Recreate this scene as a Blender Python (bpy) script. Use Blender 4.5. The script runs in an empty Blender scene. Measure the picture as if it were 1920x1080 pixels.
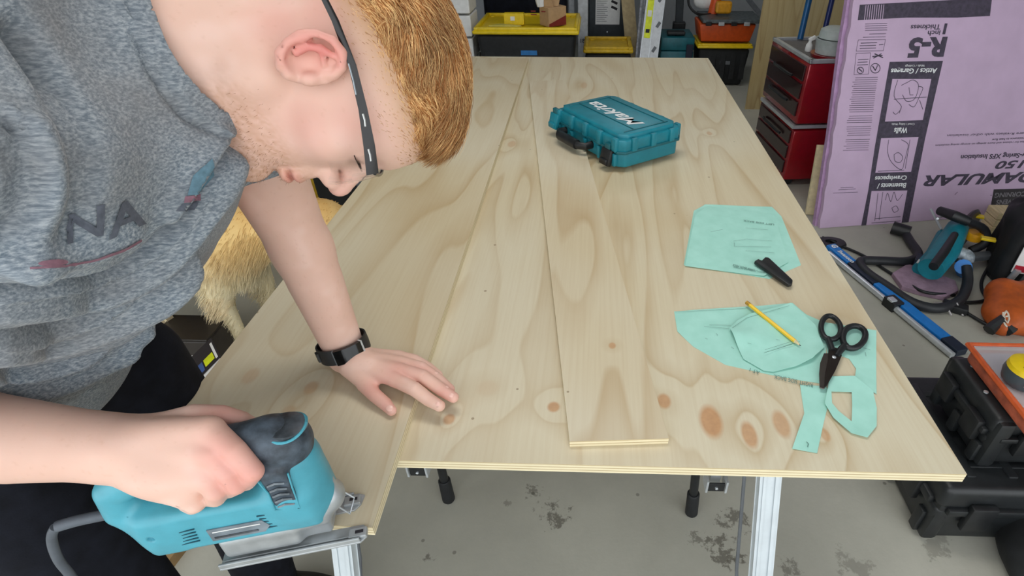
import bpy, bmesh, math, random
import numpy as np
from mathutils import Vector, Matrix
from mathutils.bvhtree import BVHTree
random.seed(7); rng = np.random.default_rng(7)
SC = bpy.context.scene; COL = SC.collection
PI = math.pi

# ---------------------------------------------------------------- camera
TT = 0.82                      # height of the plywood sheet's top face
HC = TT + 0.7082               # camera height
FPX, CX, CY, PIT, YAW = 1050.0, 1086.5, 540.0, 0.625, 0.0295
cd = bpy.data.cameras.new('camera'); cam = bpy.data.objects.new('camera', cd); COL.objects.link(cam)
cam.location = (0, 0, HC); cam.rotation_euler = (PI/2-PIT, 0, YAW)
cd.sensor_width = 36; cd.lens = FPX/1920*36; cd.shift_x = -(CX-960)/1920
cd.clip_start = 0.02; cd.clip_end = 60
SC.camera = cam

# ---------------------------------------------------------------- light
wd = bpy.data.worlds.new('world'); SC.world = wd; wd.use_nodes = True
bg = wd.node_tree.nodes['Background']; bg.inputs[0].default_value = (0.93, 0.97, 1.0, 1); bg.inputs[1].default_value = 2.15
def area(name, loc, rot, size, size_y, power, col):
    l = bpy.data.lights.new(name, 'AREA'); l.shape = 'RECTANGLE'; l.size = size; l.size_y = size_y
    l.energy = power; l.color = col
    o = bpy.data.objects.new(name, l); COL.objects.link(o); o.location = loc; o.rotation_euler = rot
    return o
area('fill_light', (-0.1, 1.3, 2.75), (0, 0, 0), 1.2, 0.5, 16, (1.0, 0.97, 0.93))  # unseen overhead fill added above the table, not a fixture of the garage
area('fill_light', (0.4, 4.3, 2.75), (0, 0, 0), 1.2, 0.4, 12, (0.97, 0.98, 1.0))  # second added fill, towards the back of the garage
SC.view_settings.view_transform = 'Standard'; SC.view_settings.look = 'None'
SC.view_settings.gamma = 1.0; SC.view_settings.use_curve_mapping = False
SC.view_settings.exposure = 0.0
SC.cycles.max_bounces = 6; SC.cycles.use_denoising = True

# ---------------------------------------------------------------- pixel to world
cP, sP, cYw, sYw = math.cos(PIT), math.sin(PIT), math.cos(YAW), math.sin(YAW)
CAM = np.array([0, 0, HC])
AX = np.array([cYw, sYw, 0.0])                                   # camera right
AF = np.array([-sYw*cP, cYw*cP, -sP])                            # camera forward
AU = np.array([-sYw*sP, cYw*sP, cP])                             # camera up
def ray(px, py): return AF + AX*((px-CX)/FPX) + AU*((CY-py)/FPX)
def W(px, py, d): return CAM + ray(px, py)*d                      # point at depth d
def C2W(c): return CAM + AX*c[0] + AU*c[1] + AF*c[2]
def GZ(px, py, z=TT):
    r = ray(px, py); return CAM + r*((z-HC)/r[2])
def GY(px, py, y):
    r = ray(px, py); return CAM + r*(y/r[1])
def GP(px, py, p0, n):
    r = ray(px, py); return CAM + r*(np.dot(p0-CAM, n)/np.dot(r, n))
def PX(p):
    q = np.asarray(p)-CAM; d = q@AF
    return CX+FPX*(q@AX)/d, CY-FPX*(q@AU)/d
def nrm(v): v = np.asarray(v, float); return v/np.linalg.norm(v)

# ---------------------------------------------------------------- materials
def lin(r, g, b):
    f = lambda c: (c/255/12.92) if c/255 <= .04045 else ((c/255+.055)/1.055)**2.4
    return (f(r), f(g), f(b), 1)
class NT:
    def __init__(s, m): s.m = m; s.t = m.node_tree; s.b = s.t.nodes['Principled BSDF']; s.o = s.t.nodes['Material Output']
    def n(s, ty, **kw):
        nd = s.t.nodes.new(ty)
        for k, v in kw.items():
            if k.startswith('i_'):
                k = k[2:]; k = int(k) if k.isdigit() else k
                s.put(nd, k, v)
            else: setattr(nd, k, v)
        return nd
    def put(s, nd, k, v):
        if isinstance(v, bpy.types.NodeSocket): s.t.links.new(v, nd.inputs[k])
        else: nd.inputs[k].default_value = v
    def math(s, op, a, b=0.0, c=None):
        nd = s.n('ShaderNodeMath', operation=op); s.put(nd, 0, a); s.put(nd, 1, b)
        if c is not None: s.put(nd, 2, c)
        return nd.outputs[0]
    def mix(s, f, a, b, mode='MIX'):
        nd = s.n('ShaderNodeMix', data_type='RGBA', blend_type=mode); s.put(nd, 0, f); s.put(nd, 6, a); s.put(nd, 7, b); return nd.outputs[2]
    def obj(s, scale=(1, 1, 1), loc=(0, 0, 0), rot=(0, 0, 0)):
        tc = s.n('ShaderNodeTexCoord'); mp = s.n('ShaderNodeMapping'); s.t.links.new(tc.outputs['Object'], mp.inputs[0])
        mp.inputs['Scale'].default_value = scale; mp.inputs['Location'].default_value = loc; mp.inputs['Rotation'].default_value = rot
        return mp.outputs[0]
    def noise(s, vec, scale, det=3, rough=.55, dist=0.0):
        nd = s.n('ShaderNodeTexNoise'); s.put(nd, 'Vector', vec); nd.inputs['Scale'].default_value = scale
        nd.inputs['Detail'].default_value = det; nd.inputs['Roughness'].default_value = rough; nd.inputs['Distortion'].default_value = dist
        return nd.outputs[0]
    def ramp(s, f, stops):
        nd = s.n('ShaderNodeValToRGB'); s.put(nd, 0, f); cr = nd.color_ramp
        while len(cr.elements) < len(stops): cr.elements.new(.5)
        for e, (p, c) in zip(cr.elements, stops): e.position = p; e.color = c if len(c) == 4 else (*c, 1)
        return nd.outputs[0]
    def bump(s, h, strength=.3, dist=.002, normal=None):
        nd = s.n('ShaderNodeBump'); nd.inputs['Strength'].default_value = strength; nd.inputs['Distance'].default_value = dist
        s.put(nd, 'Height', h); s.t.links.new(nd.outputs[0], s.b.inputs['Normal']); return nd
def newmat(name):
    m = bpy.data.materials.new(name); m.use_nodes = True; return NT(m)
_mc = {}
def mat(name, col, rough=.5, metal=0.0, var=.08, vs=30, bump=0.0, bs=200, bd=.001, spec=.5, coat=0, alpha=1, trans=0, stretch=(1, 1, 1)):
    if name in _mc: return _mc[name]
    k = newmat(name); c = lin(*col)
    v = k.obj(stretch)
    n = k.noise(v, vs, 4)
    dk = tuple(x*(1-var*2) for x in c[:3])+(1,); lt = tuple(min(1, x*(1+var*2)) for x in c[:3])+(1,)
    k.put(k.b, 'Base Color', k.ramp(n, [(.3, dk), (.7, lt)]))
    k.b.inputs['Roughness'].default_value = rough; k.b.inputs['Metallic'].default_value = metal
    k.b.inputs['Specular IOR Level'].default_value = spec; k.b.inputs['Coat Weight'].default_value = coat
    k.b.inputs['Alpha'].default_value = alpha; k.b.inputs['Transmission Weight'].default_value = trans
    if bump: k.bump(k.noise(v, bs, 3), bump, bd)
    _mc[name] = k.m; return k.m

# ---------------------------------------------------------------- object helpers
def link(name, me, m=None, parent=None, smooth=False, loc=None, mtx=None):
    o = bpy.data.objects.new(name, me); COL.objects.link(o)
    if m is not None:
        for q in (m if isinstance(m, (list, tuple)) else [m]): me.materials.append(q)
    if parent is not None: o.parent = parent
    if mtx is not None: o.matrix_local = mtx
    if loc is not None: o.location = loc
    if smooth: me.polygons.foreach_set('use_smooth', [True]*len(me.polygons))
    return o
def tag(o, label, cat=None, group=None, kind=None):
    if label: o['label'] = label
    if cat: o['category'] = cat
    if group: o['group'] = group
    if kind: o['kind'] = kind
    return o
def thing(name, label, cat, loc=(0, 0, 0), rz=0, group=None, mtx=None):
    o = bpy.data.objects.new(name, None); COL.objects.link(o); o.empty_display_size = .05
    if mtx is not None: o.matrix_world = mtx
    else: o.location = Vector(loc); o.rotation_euler = (0, 0, rz)
    return tag(o, label, cat, group)
def struct(o): o['kind'] = 'structure'; return o
class B:
    """collects shapes into one bmesh"""
    def __init__(s): s.bm = bmesh.new()
    def _fin(s, r, bev, seg):
        if bev > 0:
            vs = [v for v in r]; es = list({e for v in vs for e in v.link_edges})
            bmesh.ops.bevel(s.bm, geom=es, offset=bev, segments=seg, profile=.5, affect='EDGES', clamp_overlap=True)
    def box(s, c, size, rot=None, bev=0.0, seg=2, taper=None):
        M = Matrix.Translation(Vector(c)) @ (rot if rot is not None else Matrix.Identity(4))
        r = bmesh.ops.create_cube(s.bm, size=1)['verts']
        for v in r:
            z = v.co.z
            v.co = Vector((v.co.x*size[0], v.co.y*size[1], v.co.z*size[2]))
            if taper is not None and z < 0: v.co.x *= taper; v.co.y *= taper
        for v in r: v.co = M @ v.co
        s._fin(r, bev, seg); return s
    def tube(s, pts, r, n=12, caps=True, sq=None):
        pts = [Vector(p) for p in pts]; N = len(pts); rs = r if hasattr(r, '__len__') else [r]*N
        rings = []; up = None
        for i, p in enumerate(pts):
            t = (pts[min(i+1, N-1)]-pts[max(i-1, 0)]).normalized()
            if up is None:
                up = Vector((0, 0, 1)) if abs(t.z) < .9 else Vector((1, 0, 0))
            a = (up - t*up.dot(t)).normalized(); up = a; b = t.cross(a)
            ring = []
            for k in range(n):
                th = 2*PI*k/n; x, y = math.cos(th), math.sin(th)
                if sq: x, y = x*sq[0], y*sq[1]
                ring.append(s.bm.verts.new(p + (a*x+b*y)*rs[i]))
            rings.append(ring)
        for i in range(N-1):
            for k in range(n):
                s.bm.faces.new((rings[i][k], rings[i][(k+1) % n], rings[i+1][(k+1) % n], rings[i+1][k]))
        if caps: s.bm.faces.new(rings[0][::-1]); s.bm.faces.new(rings[-1])
        return s
    def lathe(s, prof, n=24, mtx=None):
        M = mtx or Matrix.Identity(4); rings = []
        for r_, z in prof:
            rings.append([s.bm.verts.new(M @ Vector((max(r_, 1e-5)*math.cos(2*PI*k/n), max(r_, 1e-5)*math.sin(2*PI*k/n), z))) for k in range(n)])
        for i in range(len(prof)-1):
            for k in range(n): s.bm.faces.new((rings[i][k], rings[i][(k+1) % n], rings[i+1][(k+1) % n], rings[i+1][k]))
        s.bm.faces.new(rings[0][::-1]); s.bm.faces.new(rings[-1]); return s
    def prism(s, outline, z0, z1, mtx=None, bev=0, seg=2, holes=None):
        M = mtx or Matrix.Identity(4)
        lo = [s.bm.verts.new(M @ Vector((x, y, z0))) for x, y in outline]
        hi = [s.bm.verts.new(M @ Vector((x, y, z1))) for x, y in outline]
        n = len(outline)
        s.bm.faces.new(lo[::-1]); s.bm.faces.new(hi)
        for i in range(n): s.bm.faces.new((lo[i], lo[(i+1) % n], hi[(i+1) % n], hi[i]))
        if bev > 0: s._fin(lo+hi, bev, seg)
        return s
    def ringprism(s, outer, inner, z0, z1, mtx=None):
        M = mtx or Matrix.Identity(4); n = len(outer)
        v = lambda L, z: [s.bm.verts.new(M @ Vector((x, y, z))) for x, y in L]
        a, b, c, d = v(outer, z0), v(outer, z1), v(inner, z0), v(inner, z1)
        for i in range(n):
            j = (i+1) % n
            for q in ((a[i], a[j], b[j], b[i]), (b[i], b[j], d[j], d[i]), (d[i], d[j], c[j], c[i]), (c[i], c[j], a[j], a[i])): s.bm.faces.new(q)
        return s
    def obj(s, name, m, parent=None, smooth=False, angle=None, label=None, mtx=None):
        bmesh.ops.recalc_face_normals(s.bm, faces=s.bm.faces)
        me = bpy.data.meshes.new(name); s.bm.to_mesh(me); s.bm.free()
        o = link(name, me, m, parent, mtx=mtx)
        if smooth:
            me.polygons.foreach_set('use_smooth', [True]*len(me.polygons))
            me.set_sharp_from_angle(angle=math.radians(angle or 40))
        if label: o['label'] = label
        return o
def dup(root, loc=None, rz=None, label=None):
    def cp(o, par):
        c = o.copy(); COL.objects.link(c); c.parent = par
        for ch in o.children: cp(ch, c)
        return c
    r = cp(root, None)
    if loc is not None: r.location = loc
    if rz is not None: r.rotation_euler = (0, 0, rz)
    if label: r['label'] = label
    return r
def catmull(pts, n=6, closed=False):
    P = [np.array(p, float) for p in pts]; N = len(P); out = []
    rngi = range(N if closed else N-1)
    for i in rngi:
        if closed: p0, p1, p2, p3 = P[i-1], P[i], P[(i+1) % N], P[(i+2) % N]
        else: p0, p1, p2, p3 = P[max(i-1, 0)], P[i], P[i+1], P[min(i+2, N-1)]
        for k in range(n):
            t = k/n
            out.append(.5*((2*p1)+(-p0+p2)*t+(2*p0-5*p1+4*p2-p3)*t*t+(-p0+3*p1-3*p2+p3)*t**3))
    if not closed: out.append(P[-1])
    return out
def basis(o, x, y, z):
    M = Matrix.Identity(4)
    for i in range(3): M[i][0] = x[i]; M[i][1] = y[i]; M[i][2] = z[i]; M[i][3] = o[i]
    return M
def textmesh(body, size, bold=0.0, shear=0.0, sx=1.0, extr=0.0):
    """returns verts (2D, origin at text's left baseline), faces, width"""
    cu = bpy.data.curves.new('txt', 'FONT'); cu.body = body; cu.size = size; cu.offset = bold; cu.shear = shear
    cu.fill_mode = 'BOTH'; cu.extrude = extr; cu.resolution_u = 3
    ob = bpy.data.objects.new('txt', cu); me = bpy.data.meshes.new_from_object(ob)
    v = [(q.co.x*sx, q.co.y, q.co.z) for q in me.vertices]; f = [tuple(p.vertices) for p in me.polygons]
    bpy.data.objects.remove(ob); bpy.data.curves.remove(cu); bpy.data.meshes.remove(me)
    return v, f, (max([a[0] for a in v]) if v else 0)
def text_on(name, body, m, parent, mtx, size, bold=0.0, shear=0.0, sx=1.0, width=None, align='l', extr=.0002):
    v, f, w = textmesh(body, size, bold, shear, sx, extr)
    if width: k = width/w; v = [(a*k, b, c) for a, b, c in v]; w = width
    off = {'l': 0, 'c': -w/2, 'r': -w}[align]
    me = bpy.data.meshes.new(name); me.from_pydata([mtx @ Vector((a+off, b, c)) for a, b, c in v], [], f)
    return link(name, me, m, parent)

# ---------------------------------------------------------------- implicit surfaces
def cap(a, b, ra, rb=None):
    a = np.asarray(a, float); b = np.asarray(b, float); rb = ra if rb is None else rb
    ab = b-a; L = max(ab@ab, 1e-12)
    def f(P):
        t = np.clip(((P-a)@ab)/L, 0, 1)
        return np.linalg.norm(P-a-t[:, None]*ab, axis=1)-(ra+(rb-ra)*t)
    return f
def ell(c, r, M=None):
    c = np.asarray(c, float); r = np.asarray(r, float); M = np.eye(3) if M is None else M
    def f(P):
        q = (P-c)@M; k0 = np.linalg.norm(q/r, axis=1); k1 = np.linalg.norm(q/(r*r), axis=1)
        return k0*(k0-1)/np.maximum(k1, 1e-9)
    return f
def rbox(c, h, M=None, r=.005):
    c = np.asarray(c, float); h = np.asarray(h, float)-r; M = np.eye(3) if M is None else M
    def f(P):
        q = np.abs((P-c)@M)-h
        return np.linalg.norm(np.maximum(q, 0), axis=1)+np.minimum(q.max(1), 0)-r
    return f
def chain(pts, rs):
    fs = [cap(pts[i], pts[i+1], rs[i], rs[i+1]) for i in range(len(pts)-1)]
    def f(P):
        d = fs[0](P)
        for g in fs[1:]: d = np.minimum(d, g(P))
        return d
    return f
def smin(a, b, k):
    h = np.clip(.5+.5*(b-a)/k, 0, 1); return b+(a-b)*h-k*h*(1-h)
def smax(a, b, k): return -smin(-a, -b, k)
def union(items):
    """items: (fn, blend, op) evaluated in order; op '+' adds, '-' carves"""
    def f(P):
        d = None
        for it in items:
            g = it[0](P); k = it[1]; op = it[2] if len(it) > 2 else '+'
            if d is None: d = g
            elif op == '+': d = smin(d, g, k)
            else: d = smax(d, -g, k)
        return d
    return f
def polygonise(f, lo, hi, h, Bk=8, newton=2):
    lo = np.asarray(lo, float); hi = np.asarray(hi, float)
    nb = np.ceil((hi-lo)/(h*Bk)).astype(int)
    g = np.stack(np.meshgrid(*[np.arange(n) for n in nb], indexing='ij'), -1).reshape(-1, 3)
    cen = lo+(g+.5)*h*Bk
    d = np.concatenate([f(c) for c in np.array_split(cen, max(1, len(cen)//200000))])
    g = g[np.abs(d) < h*Bk*.87*1.6+.004]
    ax = np.arange(Bk+1); loc = np.stack(np.meshgrid(ax, ax, ax, indexing='ij'), -1).reshape(-1, 3)
    V = []; S = []
    for gb in np.array_split(g, max(1, len(g)//250)):
        idx = (gb[:, None, :]*Bk+loc[None]).reshape(-1, 3)
        dv = f(lo+idx*h).reshape(len(gb), Bk+1, Bk+1, Bk+1)
        s = dv < 0
        c = [s[:, i:Bk+i, j:Bk+j, k:Bk+k] for i in (0, 1) for j in (0, 1) for k in (0, 1)]
        cnt = sum(x.astype(np.int8) for x in c)
        act = (cnt > 0) & (cnt < 8)
        w = np.argwhere(act)
        if len(w) == 0: continue
        cell = gb[w[:, 0]]*Bk+w[:, 1:]
        V.append(cell)
        S.append(np.stack([s[w[:, 0], w[:, 1], w[:, 2], w[:, 3]], s[w[:, 0], w[:, 1]+1, w[:, 2], w[:, 3]],
                           s[w[:, 0], w[:, 1], w[:, 2]+1, w[:, 3]], s[w[:, 0], w[:, 1], w[:, 2], w[:, 3]+1]], 1))
    V = np.concatenate(V); S = np.concatenate(S)
    K = np.array([1, 1 << 20, 1 << 40], dtype=np.int64)
    key = V.astype(np.int64)@K; o = np.argsort(key); key = key[o]; V = V[o]; S = S[o]
    def look(c):
        k = c.astype(np.int64)@K; i = np.searchsorted(key, k); i = np.minimum(i, len(key)-1)
        return np.where(key[i] == k, i, -1)
    F = []
    E = np.eye(3, dtype=int)
    for a in range(3):
        b, c = (a+1) % 3, (a+2) % 3
        m = S[:, 0] != S[:, a+1]; cc = V[m]; ins = S[m, 0]
        q = np.stack([look(cc-E[b]-E[c]), look(cc-E[c]), look(cc), look(cc-E[b])], 1)
        ok = (q >= 0).all(1); q = q[ok]; ins = ins[ok]
        q[~ins] = q[~ins][:, ::-1]; F.append(q)
    F = np.concatenate(F); P = lo+(V+.5)*h
    for _ in range(newton):
        e = h*.3; d0 = f(P)
        G = np.stack([f(P+e*E[i])-d0 for i in range(3)], 1)/e
        st = -d0[:, None]*G/np.maximum((G*G).sum(1), .05)[:, None]
        n = np.linalg.norm(st, axis=1); st *= np.minimum(1, h*.8/np.maximum(n, 1e-9))[:, None]
        P = P+st
    return P, F
def npmesh(name, P, F, m, parent=None, smooth=True, attrs=None):
    me = bpy.data.meshes.new(name); F = np.asarray(F); k = F.shape[1]
    me.vertices.add(len(P)); me.vertices.foreach_set('co', np.asarray(P, np.float32).ravel())
    me.loops.add(F.size); me.loops.foreach_set('vertex_index', F.astype(np.int32).ravel())
    me.polygons.add(len(F)); me.polygons.foreach_set('loop_start', np.arange(0, F.size, k, dtype=np.int32))
    me.update(calc_edges=True)
    if smooth: me.polygons.foreach_set('use_smooth', np.ones(len(F), bool))
    for an, av in (attrs or {}).items():
        if av.ndim == 2:
            at = me.color_attributes.new(an, 'FLOAT_COLOR', 'POINT'); at.data.foreach_set('color', np.concatenate([av, np.ones((len(av), 1))], 1).astype(np.float32).ravel())
        else:
            at = me.attributes.new(an, 'FLOAT', 'POINT'); at.data.foreach_set('value', av.astype(np.float32))
    return link(name, me, m, parent)
def vnoise(P, s, seed=0):
    """smooth value noise"""
    q = P*s+seed*17.3; i = np.floor(q).astype(int); f = q-i; f = f*f*(3-2*f)
    def hsh(a):
        n = (a[:, 0]*73856093) ^ (a[:, 1]*19349663) ^ (a[:, 2]*83492791) ^ (seed*2654435)
        n = (n ^ (n >> 13))*1274126177; return ((n ^ (n >> 16)) & 0xffff)/65535.
    r = 0
    for a in (0, 1):
        for b in (0, 1):
            for c in (0, 1):
                w = (f[:, 0] if a else 1-f[:, 0])*(f[:, 1] if b else 1-f[:, 1])*(f[:, 2] if c else 1-f[:, 2])
                r = r+w*hsh(i+np.array([a, b, c]))
    return r*2-1
# ---------------------------------------------------------------- special materials
def plymat(name, base, line, seed=0.0, knots=(), N=9, dark=1.0):
    k = newmat(name); b = tuple(c*dark for c in lin(*base)[:3])+(1,); l = tuple(c*dark for c in lin(*line)[:3])+(1,)
    v = k.obj()
    m1 = k.n('ShaderNodeMapping'); k.put(m1, 0, v); m1.inputs['Scale'].default_value = (2.6, .33, 1); m1.inputs['Location'].default_value = (seed, seed*.37, 0)
    h = k.noise(m1.outputs[0], 1.6, 2.2, .45, .35)
    mask = None
    for (x, y, rx, ry, st) in knots:
        mp = k.n('ShaderNodeMapping'); k.put(mp, 0, v); mp.inputs['Location'].default_value = (-x/rx, -y/ry, 0); mp.inputs['Scale'].default_value = (1/rx, 1/ry, 0)
        ln = k.n('ShaderNodeVectorMath', operation='LENGTH'); k.put(ln, 0, mp.outputs[0]); d = ln.outputs['Value']
        g = k.math('MULTIPLY', k.math('POWER', 2.718, k.math('MULTIPLY', k.math('MULTIPLY', d, d), -.09)), .13)
        h = k.math('ADD', h, g)
        mr = k.n('ShaderNodeMapRange'); k.put(mr, 0, d); mr.inputs[1].default_value = 1.12; mr.inputs[2].default_value = .72; mr.inputs[3].default_value = 0; mr.inputs[4].default_value = st
        mask = mr.outputs[0] if mask is None else k.math('MAXIMUM', mask, mr.outputs[0])
    fr = k.math('FRACT', k.math('MULTIPLY', h, float(N)))
    ring = k.ramp(fr, [(0, (.1,)*3), (.45, (0, 0, 0)), (.8, (.55,)*3), (.93, (1, 1, 1)), (1, (.1,)*3)])
    fine = k.n('ShaderNodeMapping'); k.put(fine, 0, v); fine.inputs['Scale'].default_value = (160, 3.5, 1)
    fn = k.noise(fine.outputs[0], 1.0, 4, .6)
    blot = k.noise(v, 2.2, 3)
    amt = k.math('MULTIPLY', ring, k.math('MULTIPLY_ADD', blot, 1.3, -.18))
    col = k.mix(amt, b, l)
    col = k.mix(k.math('MULTIPLY', k.math('SUBTRACT', fn, .42), .6), col, l)
    warm = k.ramp(k.noise(v, 1.3, 2), [(.42, (1, 1, 1)), (.7, (.93, .87, .76))])
    col = k.mix(1.0, col, warm, 'MULTIPLY')
    if mask is not None:
        kn = k.mix(k.noise(v, 90, 3), lin(176, 128, 88), lin(206, 158, 112)); col = k.mix(mask, col, kn)
    # small dark specks
    sp = k.n('ShaderNodeTexVoronoi'); k.put(sp, 'Vector', v); sp.inputs['Scale'].default_value = 11
    sm = k.math('LESS_THAN', sp.outputs['Distance'], .035)
    col = k.mix(k.math('MULTIPLY', sm, .6), col, lin(120, 95, 65))
    k.put(k.b, 'Base Color', col); k.b.inputs['Roughness'].default_value = .55; k.b.inputs['Specular IOR Level'].default_value = .3
    k.bump(k.math('ADD', k.math('MULTIPLY', ring, .4), fn), .12, .0006)
    return k.m
def edgemat(name, dark=1.0, t=.018, axis=2):
    k = newmat(name); tc = k.n('ShaderNodeTexCoord'); sx = k.n('ShaderNodeSeparateXYZ'); k.put(sx, 0, tc.outputs['Object'])
    f = k.math('FRACT', k.math('ADD', k.math('MULTIPLY', sx.outputs[axis], 3.0/t), .25))
    a = tuple(c*dark for c in lin(232, 220, 186)[:3])+(1,); b = tuple(c*dark for c in lin(178, 158, 118)[:3])+(1,)
    c = k.ramp(f, [(.0, b), (.16, b), (.26, a), (.9, a), (1, b)])
    n = k.noise(tc.outputs['Object'], 40, 4)
    k.put(k.b, 'Base Color', k.mix(k.math('MULTIPLY', n, .35), c, b)); k.b.inputs['Roughness'].default_value = .8
    return k.m
def concrete():
    k = newmat('concrete'); v = k.obj()
    base = k.ramp(k.noise(v, 2.0, 5, .6), [(.3, lin(166, 164, 152)), (.7, lin(190, 188, 175))])
    fine = k.noise(v, 60, 4, .7)
    base = k.mix(k.math('MULTIPLY', fine, .25), base, lin(142, 142, 132))
    col = base
    # oily stains with shapes of their own
    for (x, y, r, st, sd) in STAINS:
        mp = k.n('ShaderNodeMapping'); k.put(mp, 0, v); mp.inputs['Location'].default_value = (-x/r, -y/r, 0); mp.inputs['Scale'].default_value = (1/r, 1/r, 0)
        ln = k.n('ShaderNodeVectorMath', operation='LENGTH'); k.put(ln, 0, mp.outputs[0])
        nn = k.noise(v, sd, 5, .75)
        q = k.math('ADD', ln.outputs['Value'], k.math('MULTIPLY', nn, 3.2))
        mr = k.n('ShaderNodeMapRange'); k.put(mr, 0, q); mr.inputs[1].default_value = 1.9; mr.inputs[2].default_value = 1.7; mr.inputs[3].default_value = 0; mr.inputs[4].default_value = st
        col = k.mix(mr.outputs[0], col, lin(88, 84, 74))
    sp = k.n('ShaderNodeTexVoronoi'); k.put(sp, 'Vector', v); sp.inputs['Scale'].default_value = 9
    col = k.mix(k.math('MULTIPLY', k.math('LESS_THAN', sp.outputs['Distance'], .05), .55), col, lin(80, 76, 68))
    k.put(k.b, 'Base Color', col); k.b.inputs['Roughness'].default_value = .6; k.bump(fine, .2, .002)
    return k.m
_s = lambda px, py: tuple(GZ(px, py, 0)[:2])
STAINS = [(*_s(1040, 965), .10, .75, 22), (*_s(1375, 975), .10, .7, 20), (*_s(1350, 1030), .12, .75, 17), (*_s(1300, 1010), .06, .6, 25),
          (*_s(1378, 1050), .07, .8, 24), (*_s(1000, 925), .06, .6, 30), (*_s(1480, 1065), .09, .6, 19), (*_s(806, 1040), .04, .7, 28), (*_s(950, 945), .04, .45, 33), (*_s(1600, 1060), .1, .4, 15), (*_s(1760, 1030), .1, .4, 16)]

TEAL = mat('teal_plastic', (20, 122, 138), .42, var=.06, bump=.15, bs=900)
TEALD = mat('teal_dark_plastic', (12, 92, 102), .45, var=.08)
BLK = mat('black_plastic', (24, 26, 28), .45, var=.15)
BLKM = mat('black_rough', (20, 22, 24), .7, var=.2, bump=.3, bs=300)
YEL = mat('yellow_plastic', (228, 196, 20), .4, var=.05)
SIL = mat('silver_metal', (205, 210, 214), .35, .6, var=.04)
ALU = mat('aluminium_painted', (200, 208, 212), .4, .2, var=.03)
GRY = mat('grey_plastic', (96, 100, 104), .5)
WHT = mat('white_paper', (226, 226, 224), .6, var=.03)
RED = mat('red_paint', (150, 8, 26), .25, .35, var=.05, coat=.6)
ORG = mat('orange_plastic', (212, 84, 28), .45, var=.06)
INK = mat('black_ink', (34, 30, 36), .7, var=.05)
WTX = mat('white_ink', (230, 232, 232), .6, var=.02)
WD = mat('bare_wood', (214, 196, 152), .7, var=.1, vs=12, stretch=(8, 1, 8))
CARD = mat('cardboard', (182, 148, 108), .8, var=.05)

# ---------------------------------------------------------------- room
struct(B().box((0, 1.9, -.05), (9, 10.6, .1)).obj('floor', concrete()))
wallm = mat('painted_drywall', (176, 180, 184), .8, var=.02, bump=.1, bs=80)
struct(B().box((0, 7.1, 1.4), (9, .12, 2.8)).obj('wall_back', wallm))
struct(B().box((4.4, 3.2, 1.4), (.12, 7.8, 2.8)).obj('wall_right', wallm))
struct(B().box((-4.4, 3.2, 1.4), (.12, 7.8, 2.8)).obj('wall_left', wallm))
struct(B().box((0, 3.2, 2.86), (9, 7.9, .1)).obj('ceiling', wallm))

# ---------------------------------------------------------------- plywood work surface
XR, YN, LEN, WID = .558, .5272, 2.443, 1.22
bc = np.array([XR-WID/2, YN+LEN/2])
def kk(px, py, rx, ry, st, c=None, z=TT):
    p = GZ(px, py, z)[:2]-(bc if c is None else c); return (p[0], p[1], rx, ry, st)
kn = [kk(1333, 790, .019, .036, .9), kk(1405, 815, .013, .028, .8), kk(1465, 795, .014, .030, .7), kk(1245, 752, .012, .018, .8), kk(1038, 763, .011, .012, .8),
      kk(842, 786, .010, .012, .7), kk(1547, 815, .008, .014, .6), kk(915, 728, .02, .02, .12), kk(1095, 160, .014, .05, .35), kk(1150, 420, .02, .1, .0), kk(960, 270, .015, .03, .45), kk(1330, 250, .01, .02, .5), kk(1000, 560, .03, .16, .0)]
PLY = plymat('plywood_face', (216, 206, 180), (184, 158, 118), 3.1, kn, 8)
EDG = edgemat('plywood_edge')
def slab(name, corners, z0, t, face, edge, label, cat, mtxc=None):
    """board from 4 top-face corners (world xy); origin at its centre, local y along its length"""
    c = np.mean([q[:2] for q in corners], 0)
    bm = bmesh.new(); lo = [bm.verts.new((q[0]-c[0], q[1]-c[1], -t)) for q in corners]; hi = [bm.verts.new((q[0]-c[0], q[1]-c[1], 0)) for q in corners]
    f = bm.faces.new(hi); f.material_index = 0; g = bm.faces.new(lo[::-1]); g.material_index = 0
    for i in range(4):
        s = bm.faces.new((lo[i], lo[(i+1) % 4], hi[(i+1) % 4], hi[i])); s.material_index = 1
    bmesh.ops.recalc_face_normals(bm, faces=bm.faces)
    me = bpy.data.meshes.new(name); bm.to_mesh(me); bm.free()
    o = link(name, me, [face, edge], loc=(c[0], c[1], z0+t)); return tag(o, label, cat)
slab('plywood_sheet', [(XR-WID, YN), (XR, YN), (XR, YN+LEN), (XR-WID, YN+LEN)], TT-.018, .018, PLY, EDG, 'large full plywood sheet forming the table top under everything else', 'plywood')
# offcut being sawn, lying on the left part of the sheet
T2 = .018
zt = TT+T2
e1, e2 = GZ(698, 989, zt), GZ(954, 220, zt)
ed = nrm(e2-e1); yfar = GZ(950, 109, zt)[1]; far = e1+ed*((yfar-e1[1])/ed[1])
lw = np.array([-.655, 0, 0])
cor = [(XR-WID-.004, e1[1]+.012), (e1[0], e1[1]), (far[0], far[1]), (XR-WID-.004, far[1])]
cc = np.mean(cor, 0)
kn2 = [kk(583, 727, .012, .016, .45, cc, zt), kk(540, 772, .012, .014, .25, cc, zt), kk(470, 705, .014, .02, .3, cc, zt), kk(800, 300, .02, .07, .1, cc, zt)]
PLY2 = plymat('plywood_offcut_face', (211, 200, 174), (184, 158, 118), 8.4, kn2, 8)
slab('plywood_board', cor, TT, T2, PLY2, EDG, 'long left plywood panel lying on the big sheet, under the jigsaw', 'plywood')
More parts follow.
